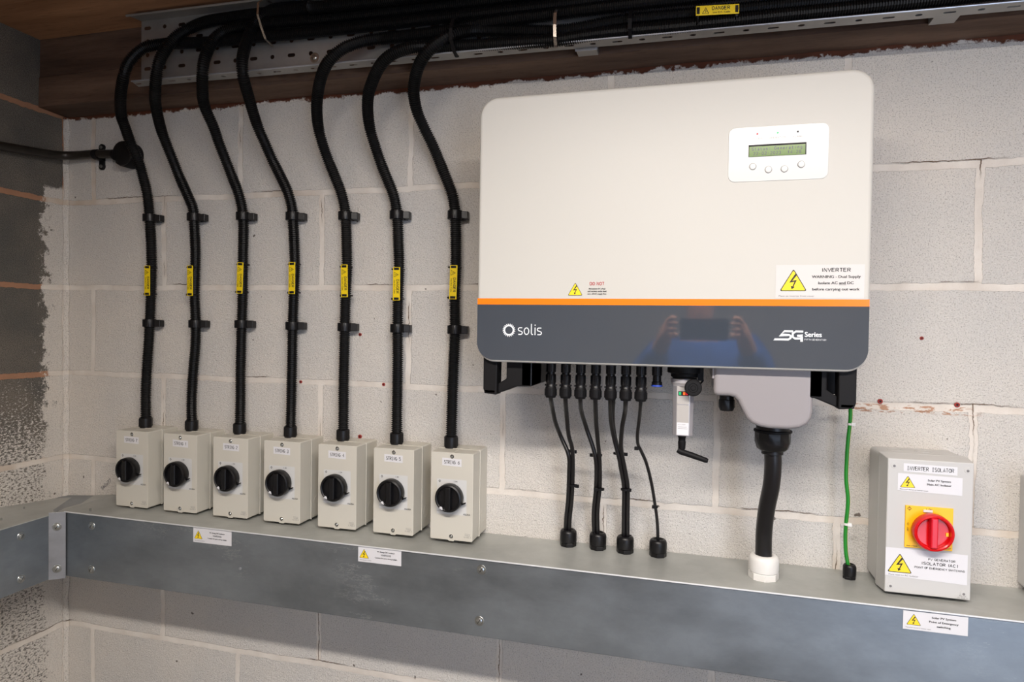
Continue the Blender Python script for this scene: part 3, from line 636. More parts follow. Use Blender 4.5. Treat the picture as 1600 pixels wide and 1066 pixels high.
# ------------------------------------------------------------------ corrugated conduits
PATH = {
'7':[(300,-41,-553),(291,-33,-498),(289,-28,-434),(292,-26,-369),(294,-24,-313),(298,-25,-240),(301,-26,-176),(298,-25,-112),(293,-24,-56),(296,-35,6),(290,-43,52),(291,-59,88),(287,-76,122),(292,-98,154),(299,-117,179),(328,-147,211),(356,-166,246),(367,-165,274),(385,-156,302),(409,-145,319),(457,-130,326),(561,-130,319),(677,-130,319),(850,-128,316),(1600,-128,314),(2330,-128,309)],
'1':[(437,-41,-554),(431,-36,-523),(427,-30,-477),(429,-27,-414),(432,-25,-366),(432,-24,-311),(429,-25,-240),(431,-25,-146),(426,-24,-67),(425,-28,-29),(412,-35,9),(398,-43,47),(392,-57,83),(389,-74,117),(391,-94,149),(407,-126,190),(430,-152,216),(449,-167,252),(458,-165,281),(469,-154,312),(485,-144,336),(510,-133,355),(552,-130,366),(619,-130,368),(709,-130,368),(1000,-127,366),(2330,-127,360)],
'2':[(574,-41,-553),(567,-31,-486),(564,-27,-410),(564,-24,-309),(567,-25,-225),(568,-26,-148),(567,-24,-71),(565,-27,-33),(559,-34,4),(547,-41,41),(539,-53,76),(535,-70,110),(535,-89,142),(535,-120,183),(551,-145,209),(567,-164,236),(572,-165,263),(577,-157,293),(586,-147,318),(606,-137,337),(652,-130,346),(725,-130,345),(1000,-127,341),(2330,-127,334)],
'3':[(712,-41,-554),(707,-32,-496),(705,-27,-406),(704,-24,-308),(707,-25,-240),(710,-26,-180),(707,-25,-120),(703,-24,-67),(701,-26,-37),(694,-33,-1),(679,-40,35),(664,-50,71),(657,-67,104),(651,-84,135),(652,-103,161),(657,-128,193),(667,-159,222),(669,-165,254),(669,-157,285),(670,-143,318),(677,-133,346),(699,-130,366),(733,-130,374),(804,-130,371),(1000,-153,352),(2330,-153,346)],
'4':[(849,-41,-556),(845,-34,-504),(842,-29,-446),(841,-26,-387),(841,-24,-306),(843,-25,-240),(846,-26,-181),(844,-25,-122),(841,-24,-71),(838,-26,-38),(832,-32,-6),(820,-39,29),(808,-47,64),(803,-63,96),(802,-79,127),(812,-103,161),(827,-123,188),(850,-148,211),(872,-163,230),(893,-165,247),(916,-161,262),(945,-147,276),(978,-131,285),(1042,-130,285),(1112,-130,286),(1207,-130,294),(1324,-130,296),(1500,-140,293),(2330,-140,290)],
'5':[(982,-41,-555),(978,-33,-498),(976,-28,-441),(975,-26,-383),(973,-24,-316),(974,-25,-239),(976,-26,-182),(973,-25,-125),(970,-24,-74),(966,-26,-39),(960,-31,-11),(947,-38,24),(935,-45,58),(930,-58,86),(926,-75,120),(932,-98,154),(945,-118,181),(971,-142,206),(993,-158,221),(1016,-164,234),(1042,-165,242),(1073,-161,247),(1119,-146,249),(1185,-141,247),(1250,-141,245),(1346,-141,241),(1408,-141,244),(1468,-141,245),(1521,-141,244),(1584,-141,243),(1731,-141,244),(1835,-141,244),(1981,-141,244),(2074,-141,246),(2170,-141,248),(2330,-141,246)],
'6':[(1111,-41,-556),(1109,-34,-506),(1108,-28,-436),(1109,-25,-366),(1110,-24,-316),(1109,-25,-239),(1111,-26,-183),(1110,-25,-127),(1108,-24,-78),(1105,-25,-43),(1100,-30,-16),(1088,-37,17),(1075,-43,51),(1064,-56,83),(1051,-73,116),(1043,-91,145),(1045,-113,174),(1058,-134,199),(1075,-153,216),(1093,-163,231),(1114,-165,246),(1137,-161,260),(1154,-151,271),(1181,-131,281),(1227,-122,280),(1284,-122,273),(1342,-122,267),(1388,-122,267),(1435,-122,271),(1480,-122,273),(1542,-122,273),(1606,-122,272),(1733,-122,271),(1838,-122,270),(1986,-122,268),(2179,-122,267),(2330,-122,266)],
}
R0 = 12.3
for no, cx in ISO:
    P = PATH[no]; t = Thing('corrugated_conduit', '%s black corrugated conduit, rising from the STRING %s isolator into the tray' % (ORD[no], no), 'conduit', (P[0][0], P[0][1], -574), 'black corrugated conduits')
    D1 = smooth_path([(P[0][0], P[0][1], -560)] + P, 4.4/4)
    R = []
    for i in range(len(D1)): R.append((R0+.2, R0+.2, R0-2.3, R0-2.3)[i % 4])
    b = MB(); b.sweep(D1, R, 'conduit', seg=12, smooth=False); t.part('conduit', b, recalc=False)
    b = MB(); c = (P[0][0], P[0][1]-1, -574)
    b.lathe([(13.5, 0), (13.5, 3), (15, 3.5), (15, 24), (13.6, 25.5), (12.6, 25.5)], c, 'black', 'z', 28)
    for k in range(6):
        a = k*PI/3; b.hexa([(c[0]+math.cos(a)*r+sx*math.sin(a)*1.2, c[1]+math.sin(a)*r-sx*math.cos(a)*1.2, z) for z in (-570, -551) for r in (14, 15.8) for sx in (-1, 1)], 'black')
    t.part('adaptor', b)
# saddle clips that hold the conduits to the wall
def make_clip():
    t = Thing('conduit_clip', '', 'clip', (0, 0, 0), 'black conduit clips on the wall', local=True)
    b = MB(); b.box(-17, 17, -9, 0, -9, 9, 'black'); t.part('clip_base', b, bevel=1)
    b = MB(); b.lathe([(15.2, -9.5), (15.6, -8.5), (15.6, 8.5), (15.2, 9.5)], (0, -24, 0), 'black', 'z', 28)
    for k in range(10):
        a = PI+PI*(k+.5)/10; b.hexa([(math.cos(a)*r+sx*math.sin(a), -24+math.sin(a)*r-sx*math.cos(a), z) for z in (-9, 9) for r in (15, 16.6) for sx in (-1, 1)], 'black')
    t.part('clip_ring', b)
    b = MB(); b.hexa([(13, -28, -8), (29, -22, -9), (13, -8, -8), (27, -5, -9), (13, -28, 8), (29, -22, 8), (13, -8, 8), (27, -5, 8)], 'black'); t.part('clip_latch', b, bevel=1.2)
    return t.o
def at_z(P, z):
    for a, c in zip(P, P[1:]):
        if (a[2]-z)*(c[2]-z) <= 0 and a[2] != c[2]:
            f = (z-a[2])/(c[2]-a[2]); return a[0]+(c[0]-a[0])*f
clip0 = None
ztopc = {'7': -49, '1': -51, '2': -53, '3': -57, '4': -60, '5': -62, '6': -66}; zlow = {'7': -313, '1': -313, '2': -312, '3': -314, '4': -315, '5': -316, '6': -317}
for no, cx in ISO:
    for zz, wd in ((ztopc[no], 'upper'), (zlow[no], 'lower')):
        lab = '%s black clip on the %s conduit, above the STRING %s isolator' % (wd, ORD[no], no); loc = (at_z(PATH[no], zz), 0, zz)
        if clip0 is None: clip0 = make_clip(); o = clip0; o.location = wl(loc); o['label'] = lab
        else: o = dup(clip0, loc, lab)
# yellow danger tags tied along the conduits
def make_tag():
    t = Thing('danger_tag', '', 'warning tag', (0, 0, 0), 'yellow danger tags tied to the conduits', local=True)
    b = MB(); y = 0; b.box(-8.5, 8.5, -1.4, 0, -37, 37, 'tagy'); t.part('tag_plate', b, bevel=.5)
    b = MB(); y = -1.7
    def rot(mb):   # designed level, turned to read downwards
        mb.v = [(z, yy, -x) for x, yy, z in mb.v]; return mb
    q = MB(); q.text('DANGER', 6, 3.0, 5.6, y, 'ink', xs=1.0, bold=True); q.text('Live D.C. Cable', 7, -4.2, 3.0, y, 'tagi', xs=1.12, bold=True)
    q.ribbon([(-25.5, -5.5), (-15, -5.5), (-20.2, 4.6)], .8, y, 'ink', True); q.ribbon([(-19.6, 2), (-21.4, -1), (-19.2, -1), (-20.6, -4)], .7, y, 'ink')
    t.part('engraving', rot(q), label='DANGER Live D.C. Cable with a lightning triangle')
    for z in (33, -33):
        q = MB(); q.box(-6, 6, -1.75, -1.5, z-2.6, z+2.6, 'dark'); q.box(-1, 1, -2.6, -1.7, z-2.6, z+2.6, 'black'); t.part('slot', q)
        q = MB(); q.sweep([(-3+13.9*math.cos(a), 13.5+13.9*math.sin(a), z) for a in [i*PI/10 for i in range(-9, 12)]], 1.6, 'black', seg=6); t.part('cable_tie', q, bevel=0)
    q = MB(); q.box(-12.5, -7, 0, 5, -36, -31, 'black'); t.part('tie_head', q, bevel=.6)
    return t.o
TG = {'7': (302, -207), '1': (429, -208), '2': (571, -202), '3': (712, -203), '4': (848, -210), '5': (977, -217), '6': (1111, -214)}
tag0 = None
for no, cx in ISO:
    x, z = TG[no]; lab = 'yellow DANGER tag tied upright to the %s conduit, above STRING %s' % (ORD[no], no)
    if tag0 is None: tag0 = make_tag(); o = tag0; o.location = wl((x, -40, z)); o['label'] = lab
    else: o = dup(tag0, (x, -40, z), lab)
    o.rotation_euler = (0, {'2': .03, '4': -.02, '6': .02}.get(no, 0), 0)
o = dup(tag0, (1645, -160, 257), 'yellow DANGER tag lying level on the conduits in the cable tray'); o.rotation_euler = (0.12, -PI/2-0.0, 0)

# ties round the conduit bundle in the tray
def band(name, lab, x, pts, m, w, grp=None):
    t = Thing(name, lab, 'cable tie', (x, pts[0][0], pts[0][1]), grp); b = MB()
    n = len(pts); vs = [(x-w/2, y, z) for y, z in pts]+[(x+w/2+ (0), y, z) for y, z in pts]
    vs += [(v[0], v[1]-0, v[2]) for v in []]
    b.add(vs, [(i, i+1, n+i+1, n+i) for i in range(n-1)], m); o = t.part('tie_strap', b)
    s = o.modifiers.new('thick', 'SOLIDIFY'); s.thickness = .0012; s.offset = 1; return t
band('steel_cable_tie', 'shiny metal tie round the tray conduits above the left end of the inverter', 1352, [(-108, 300), (-140, 300), (-159, 284), (-161, 262), (-158, 240), (-150, 228), (-146, 226)], 'steel_tie', 6)
band('steel_cable_tie', 'shiny metal tie round the tray conduits at the left, above STRING 3 and STRING 4', 712, [(-112, 392), (-150, 388), (-170, 370), (-172, 345), (-160, 325), (-145, 305), (-118, 300)], 'steel_tie', 5)
band('nylon_cable_tie', 'black tie round the two lowest tray conduits above the inverter', 1492, [(-108, 300), (-134, 290), (-146, 276), (-160, 258), (-160, 240), (-146, 228)], 'blackm', 7)
band('nylon_cable_tie', 'black tie where the STRING 6 conduit joins the tray bundle', 1150, [(-125, 300), (-165, 292), (-178, 268), (-176, 248), (-158, 232), (-140, 228)], 'blackm', 7)

# ------------------------------------------------------------------ steel conduit and round box by the corner
t = Thing('steel_conduit', 'dark steel pipe running along the left wall and round the corner', 'pipe', (20, -20, 115))
b = MB(); pp = smooth_path([(20, -1500, 0), (20, -600, 66), (20, -250, 97), (21, -110, 110), (26, -50, 116), (50, -24, 120), (110, -20, 121), (182, -20, 118)], 6)
b.sweep(pp, 11, 'pipe', seg=18); t.part('pipe', b)
t = Thing('round_junction_box', 'round black junction box on the wall behind the STRING 7 conduit', 'junction box', (222, 0, 116))
b = MB(); b.lathe([(32, 0), (32, -30), (30, -33), (.01, -33.5)], (219, 0, 114), 'blackm', 'y', 40); b.lathe([(13.5, -42), (13.5, 0)], (219, -19, 116), 'blackm', 'x', 20); t.part('box_body', b)
b = MB(); b.lathe([(30.5, -33.6), (30.5, -36), (28, -37.5), (.01, -38)], (219, 0, 114), 'black', 'y', 40); lid = t.part('box_lid', b)
for dx, dz in ((-22, -20), (22, 22)):
    b = MB(); b.lathe([(3.2, -37.5), (3, -40), (.01, -40.5)], (219+dx, 0, 114+dz), 'screw', 'y', 12); t.part('lid_screw', b, lid)
t = Thing('pipe_saddle', 'black two-screw saddle holding the steel pipe beside the round box', 'clip', (120, 0, 115))
b = MB(); b.lathe([(13, -7), (13, 7)], (122, -20, 120), 'blackm', 'x', 24); b.box(115, 129, -20, 0, 108, 132, 'blackm'); t.part('saddle_strap', b)
for z in (142, 93):
    b = MB(); b.lathe([(9, 0), (9, -5), (8, -6)], (121, 0, z), 'blackm', 'y', 20); b.box(113, 129, -5, 0, min(z, 118), max(z, 122), 'blackm'); t.part('saddle_lug', b, bevel=.5)
    b = MB(); b.lathe([(4.6, -6), (4.2, -8), (.01, -8.6)], (121, 0, z), 'screw', 'y', 14); t.part('screw', b)

# ------------------------------------------------------------------ the inverter
IX0, IX1, IZ0, IZ1, IY = 1235, 1881, -373, 103, -250
t = Thing('solar_inverter', 'large white wall inverter with orange stripe and glossy dark lower band', 'inverter', (1558, 0, -373))
b = MB(); b.ext(rr(IX0, IX1, IZ0, IZ1, 34, 10), IY, IY+46, 'cover'); cov = t.part('front_cover', b, bevel=6, seg=4)
b = MB(); b.ext(rr(IX0+24, IX1-24, IZ0+14, IZ1-16, 18, 4), IY+46, -62, 'acgrey')
for i in range(30):
    x = IX0+40+i*19.6; b.box(x, x+3, -62, -22, IZ0+30, IZ1-30, 'acgrey')
t.part('heat_sink', b)
b = MB(); b.box(IX0+150, IX1-150, -22, 0, IZ0+60, IZ1-60, 'galv'); t.part('wall_bracket', b)
# stripe and glossy band are foils on the cover, 0.3 mm proud
y = IY-.3; e = 1.6
def arc_band(z0, z1, m, name, lab, gloss=False):
    b = MB()
    if z0 < IZ0+34:
        P = [(IX0+1, z1)]; r = 32
        P += [(IX0+1+r-r*math.cos(a), IZ0+4+r-r*math.sin(a)) for a in [PI/2*i/10 for i in range(11)]]
        P += [(IX1-1-r+r*math.sin(a), IZ0+4+r-r*math.cos(a)) for a in [PI/2*i/10 for i in range(11)]]
        P += [(IX1-1, z1)]
    else: P = [(IX0+1, z1), (IX0+1, z0), (IX1-1, z0), (IX1-1, z1)]
    vs = [(x, y, z) for x, z in P]; b.add(vs, [tuple(range(len(P)))], m)
    return t.part(name, b, cov, label=lab)
arc_band(-269, -258, 'orange', 'stripe', 'orange stripe')
arc_band(IZ0+4, -269, 'band', 'gloss_band', 'glossy slate grey lower band')
# display panel
b = MB(); b.ext(rr(1665, 1816, -67, 21, 11, 8), IY-1.0, IY+2, 'panel'); pan = t.part('display_panel', b, cov, bevel=.5)
y = IY-1.15
b = MB(); b.box(1696, 1783, y-.1, y+.5, -27.5, -8, 'dark'); b.poly([(1697, y-.25, -27), (1781.5, y-.25, -27), (1781.5, y-.25, -10.8), (1697, y-.25, -10.8)], 'lcd')
b.text('Status: Generating', 1700.5, -15.0, 4.6, y-.4, 'lcdt', 'l', mono=4.3, xs=.9, bold=True); b.text('22-02-2023  14:28', 1703, -22.4, 4.6, y-.4, 'lcdt', 'l', mono=4.3, xs=.9, bold=True)
t.part('screen', b, cov, label='green two-line status screen')
for x, lt_, mm in ((1709, 'POWER', 'led_r'), (1740, 'OPERATION', 'led_g'), (1770, 'ALARM', 'led_d')):
    b = MB(); b.lathe([(1.5, 0), (1.3, -.5), (.01, -.7)], (x, y, 9.5), mm, 'y', 14); t.part('indicator_light', b, cov)
b = MB()
for x, s_ in ((1709, 'POWER'), (1740, 'OPERATION'), (1770, 'ALARM')): b.text(s_, x, 1.8, 2.6, y-.1, 'inkg', xs=1.25)
t.part('panel_lettering', b, cov)
for x, z in ((1703, -43), (1727, -49), (1751, -49), (1776, -43)):
    b = MB(); b.lathe([(5.6, .3), (5.6, -.2), (5.1, -.25)], (x, y, z), 'inkg', 'y', 24); b.lathe([(5.0, 0), (5.0, -1.3), (4.4, -1.8), (.01, -1.9)], (x, y, z), 'panel', 'y', 24); t.part('button', b, cov)
# safety labels on the cover
y = IY-.45
b = MB(); b.poly([(1742, y, -256.5), (1872, y, -256.5), (1872, y, -203), (1742, y, -203)], 'label_c'); b.triangle(1768.5, -245, 41, y-.1)
b.text('INVERTER', 1831, -211.5, 5.4, y-.3, 'ink', xs=1.12, bold=True)
for i, s_ in enumerate(('WARNING - Dual Supply', 'Isolate AC and DC', 'before carrying out work')): b.text(s_, 1831, -222-9.9*i, 4.3, y-.3, 'ink', xs=1.12, bold=True)
b.ribbon([(1835.5, -235), (1846, -235)], .5, y-.3, 'ink'); b.text('Place on inverter front cover', 1747, -252.7, 2.9, y-.3, 'inkg', 'l', xs=1.12); t.part('warning_label', b, cov, label='white label with large yellow triangle, INVERTER dual supply warning')
b = MB(); b.triangle(1415, -252.5, 26, y-.1); b.text('DO NOT', 1453, -232, 5.0, y-.3, 'red_ink', bold=True)
for i, s_ in enumerate(('disconnect DC plugs', 'and sockets under load', 'turn off AC supply first')): b.text(s_, 1453, -240.6-4.5*i, 2.5, y-.3, 'ink', bold=True)
t.part('warning_label', b, cov, label='small yellow triangle beside red DO NOT lettering')
# maker's mark: ring of flames and a light rounded word
def arc(cx, cz, r, a0, a1, n=10, rz=None): rz = rz or r; return [(cx+r*math.cos(math.radians(a0+(a1-a0)*i/n)), cz+rz*math.sin(math.radians(a0+(a1-a0)*i/n))) for i in range(n+1)]
b = MB(); y = IY-.55; cx, cz = 1296, -315
for i in range(20):
    a = 2*PI*i/20; tw = .16
    f = lambda r, da: (cx+r*math.cos(a+da), y, cz+r*math.sin(a+da))
    b.add([f(7.2, -.15), f(9.6, -.10), f(12.6, tw), f(10.4, .16), f(8.0, .17)], [(0, 1, 2, 3, 4)], 'logo')
b.ribbon(arc(cx, cz, 7.6, 0, 342, 30), 1.2, y-.05, 'logo', True)
w = 1.7
def word_s(x, z0, h, k): 
    q = h/4; return [(x+k, z0+h-w/2)] + arc(x-k*.1, z0+h-q-w*.15, k*.95, 90, 262, 8, q-w*.3)[:9] + arc(x+.1*k, z0+q+w*.15, k*.95, 82, -90, 8, q-w*.3) + [(x-k, z0+w/2)]
zb = -323
b.ribbon(word_s(1317, zb, 13.5, 3.6), w, y, 'logo')
b.ribbon(arc(1328.5, zb+6.75, 4.2, 0, 340, 20, 5.9), w, y, 'logo', True)
b.ribbon([(1337.4, zb+20), (1337.4, zb+3.2), (1338.4, zb+1.2), (1340.4, zb+.9)], w, y, 'logo')
b.ribbon([(1344.2, zb+13.5), (1344.2, zb)], w, y, 'logo'); b.ribbon([(1344.2, zb+18.6), (1344.2, zb+16.6)], w, y, 'logo')
b.ribbon(word_s(1352, zb, 13.5, 3.6), w, y, 'logo'); t.part('logo', b, cov, label='white sun-ring logo and word')
b = MB()   # slanted 5G mark
b.ribbon([(1770, -309.6), (1757, -309.6), (1750.5, -315.6), (1764.5, -315.6), (1767, -317.2), (1766, -320.8), (1763, -322.8), (1742, -322.8)], 3.0, y, 'logo')
b.poly([(1740, y-.15, -324.4), (1746, y-.15, -321.3), (1762, y-.15, -321.3), (1762, y-.15, -324.4)][::-1], 'logo')
b.ribbon([(1785, -309.6), (1774, -309.6), (1769.5, -313), (1769.5, -318.6), (1773, -321), (1783, -321), (1783, -316.5), (1776, -316.5)], 3.0, y-.05, 'logo')
b.poly([(1781, y-.15, -318), (1784.8, y-.15, -318), (1784.8, y-.15, -326), (1781, y-.15, -326)], 'logo')
b.text('Series', 1787.5, -314.0, 8.0, y, 'logo', 'l', xs=.95, bold=True); b.text('FIFTH GENERATION', 1787.5, -322.5, 2.4, y, 'logo', 'l', xs=.98)
t.part('logo', b, cov, label='slanted white 5G Series logo')
# black carrying handles below the cover
def handle(sx, x_out, x_in, x_end):
    b = MB(); zt_ = -345; s_ = sx
    outl = [(x_out, zt_), (x_out, -423), (x_out+s_*2, -429), (x_out+s_*7, -432), (x_out+s_*26, -434), (x_out+s_*27, zt_)]
    b.ext(outl if s_ > 0 else outl[::-1], -236, -205, 'blackm')
    b2 = [(x_out, -425), (x_out+s_*26, -433)]
    b.hexa([(min(x_out, x_out+s_*26)+2, -60, -432), (max(x_out, x_out+s_*26)-2, -60, -432), (min(x_out, x_out+s_*26)+2, -236, -432), (max(x_out, x_out+s_*26)-2, -236, -432), (min(x_out, x_out+s_*26)+2, -60, -424), (max(x_out, x_out+s_*26)-2, -60, -424), (min(x_out, x_out+s_*26)+2, -236, -424), (max(x_out, x_out+s_*26)-2, -236, -424)], 'black')
    # inner web running back and inwards to the wall side
    xi, xe = x_out+s_*26, x_end
    P = [(xi, -432), (xi+s_*34, -418), (xe, -417), (xe, zt_), (xi+s_*16, zt_), (xi+s_*16, -404), (xi, -414)]
    b.ext(P if s_ > 0 else P[::-1], -228, -150, 'blackm')
    b.ext([(xe-s_*20, zt_), (xe, zt_), (xe, -417), (xe-s_*20, -417)], -228, -70, 'black')
    if s_ < 0: b.box(xe-1, xi+36, -150, -144, -417, zt_, 'blackm')
    h = t.part('handle', b, bevel=2); return h
handle(1, 1244, 0, 1334); handle(-1, 1868, 0, 1800)
# DC sockets along the underside, seven with plugs, one capped
SX = [1360, 1388, 1416, 1444, 1471.5, 1499, 1526, 1554]; SY = -182
for i, x in enumerate(SX):
    b = MB(); b.lathe([(9.2, -376), (9.2, -392), (7.4, -393), (7.4, -397)], (x, SY, 0), 'black', 'z', 20); b.lathe([(10.2, -352), (10.2, -377)], (x, SY, 0), 'blackm', 'z', 6)
    for s_ in (-1, 1): b.box(x+s_*3-.6, x+s_*3+.6, SY-9.8, SY-7, -391, -378, 'black')
    if i == 7: b.lathe([(7.6, -397), (7.6, -403), (9.4, -404), (9.4, -409)], (x, SY, 0), 'black', 'z', 20)
    so = t.part('dc_socket', b)
    if i == 7:
        b = MB(); b.lathe([(10, -409), (10.2, -412), (8.5, -412.6)], (x, SY, 0), 'blue', 'z', 20); t.part('blue_cap', b, so, label='blue cap')
# AC terminal cover, its glands
b = MB(); O = [(1650, -340), (1650, -398), (1650, -412)] + [(1650+8-8*math.cos(a), -412-8*math.sin(a)) for a in (.5, 1.0, 1.57)]
O += [(1676, -420), (1684, -422), (1690, -428), (1697, -443), (1704, -456), (1712, -464), (1724, -469), (1740, -471.5), (1768, -471.5), (1786, -469), (1798, -462), (1804, -452), (1806, -440), (1806, -398), (1805, -340)]
b.ext(O[::-1], -228, -92, 'acgrey'); tcov = t.part('terminal_cover', b, bevel=7, seg=4)
b = MB(); b.box(1647, 1808, -224, -88, -392, -330, 'acgrey'); t.part('cover_rim', b, tcov, bevel=2)
gy = -150
b = MB(); b.lathe([(28, -466), (28, -483), (29, -484)], (1754, gy, 0), 'black', 'z', 28); b.lathe([(32, -484), (32, -487), (30, -488)], (1754, gy, 0), 'blackm', 'z', 30)
b.lathe([(30, -488), (30, -505), (26, -517), (22, -520), (18, -520)], (1754, gy, 0), 'black', 'z', 10, smooth=False); b.lathe([(18.5, -518), (18.5, -526), (17, -527)], (1754, gy, 0), 'black', 'z', 24)
t.part('cable_gland', b)
b = MB(); b.lathe([(12, -424), (12, -430), (13, -431)], (1674, -180, 0), 'black', 'z', 20); b.lathe([(13.4, -431), (13.4, -444), (11, -450), (.01, -451)], (1674, -180, 0), 'black', 'z', 10, smooth=False); t.part('blanking_gland', b)
# round data port with its hanging cap
b = MB(); b.lathe([(30, -366), (30, -385), (24, -387), (24, -392), (21, -394)], (1602, -185, 0), 'blackm', 'z', 32); b.lathe([(21, -394), (21, -397)], (1602, -185, 0), 'black', 'z', 32)
b.box(1624, 1634, -200, -170, -398, -366, 'blackm'); po = t.part('data_port', b)
b = MB(); b.sweep([(1631, -190, -388), (1633, -196, -398), (1628, -204, -404), (1622, -208, -400)], 1.8, 'black', seg=8)
b.lathe([(14.5, -222), (14.5, -214), (12, -212), (.01, -212)], (1617, 0, -409), 'blackm', 'y', 28); b.lathe([(14.5, -222), (13, -223.5), (8, -223.6), (7.4, -222.4), (4, -222.4), (3.6, -224), (.01, -224)], (1617, 0, -409), 'blackm', 'y', 28); t.part('port_cap', b, po)
b = MB(); b.lathe([(5, -373), (5, -377), (3, -378.5), (.01, -378.6)], (1806, -212, 0), 'screw', 'z', 14); t.part('screw', b)

# wireless data stick hanging from the data port
t = Thing('data_stick', 'silver data logging stick with angled black aerial plugged in under the inverter', 'data logger', (1601, -185, -495))
b = MB(); px, py = 1600.5, -185; O = [(-18, -11), (-11, -18), (11, -18), (18, -11), (18, 11), (11, 18), (-11, 18), (-18, 11)]
vs = []; 
for z, k in ((-408, 1.0), (-496, .98)): vs += [(px+a*k, py+c_*k, z) for a, c_ in O]
b.add(vs, [tuple(range(8)), tuple(range(15, 7, -1))]+[(i, 8+i, 8+(i+1) % 8, (i+1) % 8) for i in range(8)], 'silver'); t.part('stick_body', b, bevel=1.5)
b = MB(); b.poly([(px-10.5, py-18.25, -440), (px+10.5, py-18.25, -440), (px+10.5, py-18.3, -408), (px-10.5, py-18.3, -408)], 'silverf'); b.box(px-10.5, px+10.5, py-18.4, py-17, -494, -441, 'silverf'); t.part('front_plate', b)
b = MB(); b.lathe([(22.5, -396), (22.5, -403), (21, -405), (20, -409)], (px, py, 0), 'alu', 'z', 36); t.part('collar', b)
b = MB(); y = py-18.7; b.rrect(px-10, px+10, -494, -472, 1, y, 'label'); b.text('DATA LOGGER', px-8, -475.3, 1.3, y-.15, 'inkg', 'l')
for i, L in enumerate((15, 16)): b.ribbon([(px-8, -479.4-3*i), (px-8+L, -479.4-3*i)], .5, y-.15, 'inkg')
t.part('label_sticker', b, label='small white sticker near the foot of the stick')
b = MB(); y = py-18.6; b.box(px-8.5, px+9.5, y-.1, y, -425, -417, 'dark'); win = t.part('light_window', b)
for dx, mm in ((-5.5, 'led_g'), (1.5, 'led_o'), (6, 'led_r')):
    b = MB(); b.box(px+dx-1.8, px+dx+1.8, y-.4, y-.1, -423.5, -418.5, mm); t.part('indicator_light', b, win)
b = MB(); b.lathe([(7.2, -496), (7.2, -500), (6.2, -502), (6.2, -507), (7, -508), (6.2, -520), (5.5, -522)], (px-1, py, 0), 'blackm', 'z', 18)
b.sweep([(px-8, py-2, -523), (px-2, py-2, -526), (px+20, py-3, -532), (px+40, py-4, -538), (px+44, py-4, -539)], [5.0, 5.4, 5.2, 4.6, 3.4], 'blackm', seg=14); t.part('aerial', b)

# ------------------------------------------------------------------ DC plugs, their cables, bundles
CB = {
0: [(1360, SY, -440), (1357, -150, -464), (1358, -122, -496), (1364, -97, -526), (1375, -75, -551), (1379, -66, -575), (1377, -62, -600)],
1: [(1388, SY, -441), (1385, -150, -476), (1384, -127, -517), (1387, -106, -550), (1385, -84, -602), (1380, -63, -659), (1373, -42, -705), (1369, -26, -744), (1368, -26, -764)],
2: [(1416, SY, -442), (1412, -140, -470), (1417, -107, -506), (1428, -80, -550), (1431, -72, -580), (1430, -64, -610)],
3: [(1444, SY, -443), (1441, -146, -487), (1440, -121, -528), (1440, -97, -570), (1438, -72, -626), (1431, -48, -685), (1430, -28, -743), (1430, -27, -764)],
4: [(1471.5, SY, -443), (1468, -141, -480), (1470, -112, -515), (1476, -86, -548), (1482, -78, -580), (1487, -72, -610)],
5: [(1499, SY, -443), (1495, -150, -466), (1488, -130, -499), (1483, -108, -540), (1488, -88, -581), (1493, -68, -623), (1492, -47, -680), (1491, -30, -745), (1491, -30, -764)],
6: [(1526, SY, -444), (1522, -155, -476), (1518, -139, -508), (1518.4, -123, -529), (1523.5, -108, -544), (1533, -92, -571), (1542, -77, -611), (1548, -61, -652), (1553, -46, -694), (1555, -32, -744), (1555, -31, -764)]}
for a_, b_ in ((0, 1), (2, 3), (4, 5)):   # below the upper ties two cables lie side by side
    k_ = lambda z: min(1, max(0, (-490-z)/60)); Pb = CB[b_]
    j = next(i for i in range(len(Pb)-1) if Pb[i][2] >= -562 >= Pb[i+1][2]); f = (Pb[j][2]+562)/(Pb[j][2]-Pb[j+1][2])
    mid = tuple(Pb[j][i]+(Pb[j+1][i]-Pb[j][i])*f for i in range(3))
    CB[a_] = [p for p in CB[a_] if p[2] > -540] + [(p[0]-5.4, p[1], p[2]) for p in [mid]+[q for q in Pb if q[2] < -575]]
    CB[b_] = [(p[0]+2.4*k_(p[2]), p[1], p[2]) for p in Pb]
words = ['first', 'second', 'third', 'fourth', 'fifth', 'sixth', 'seventh']
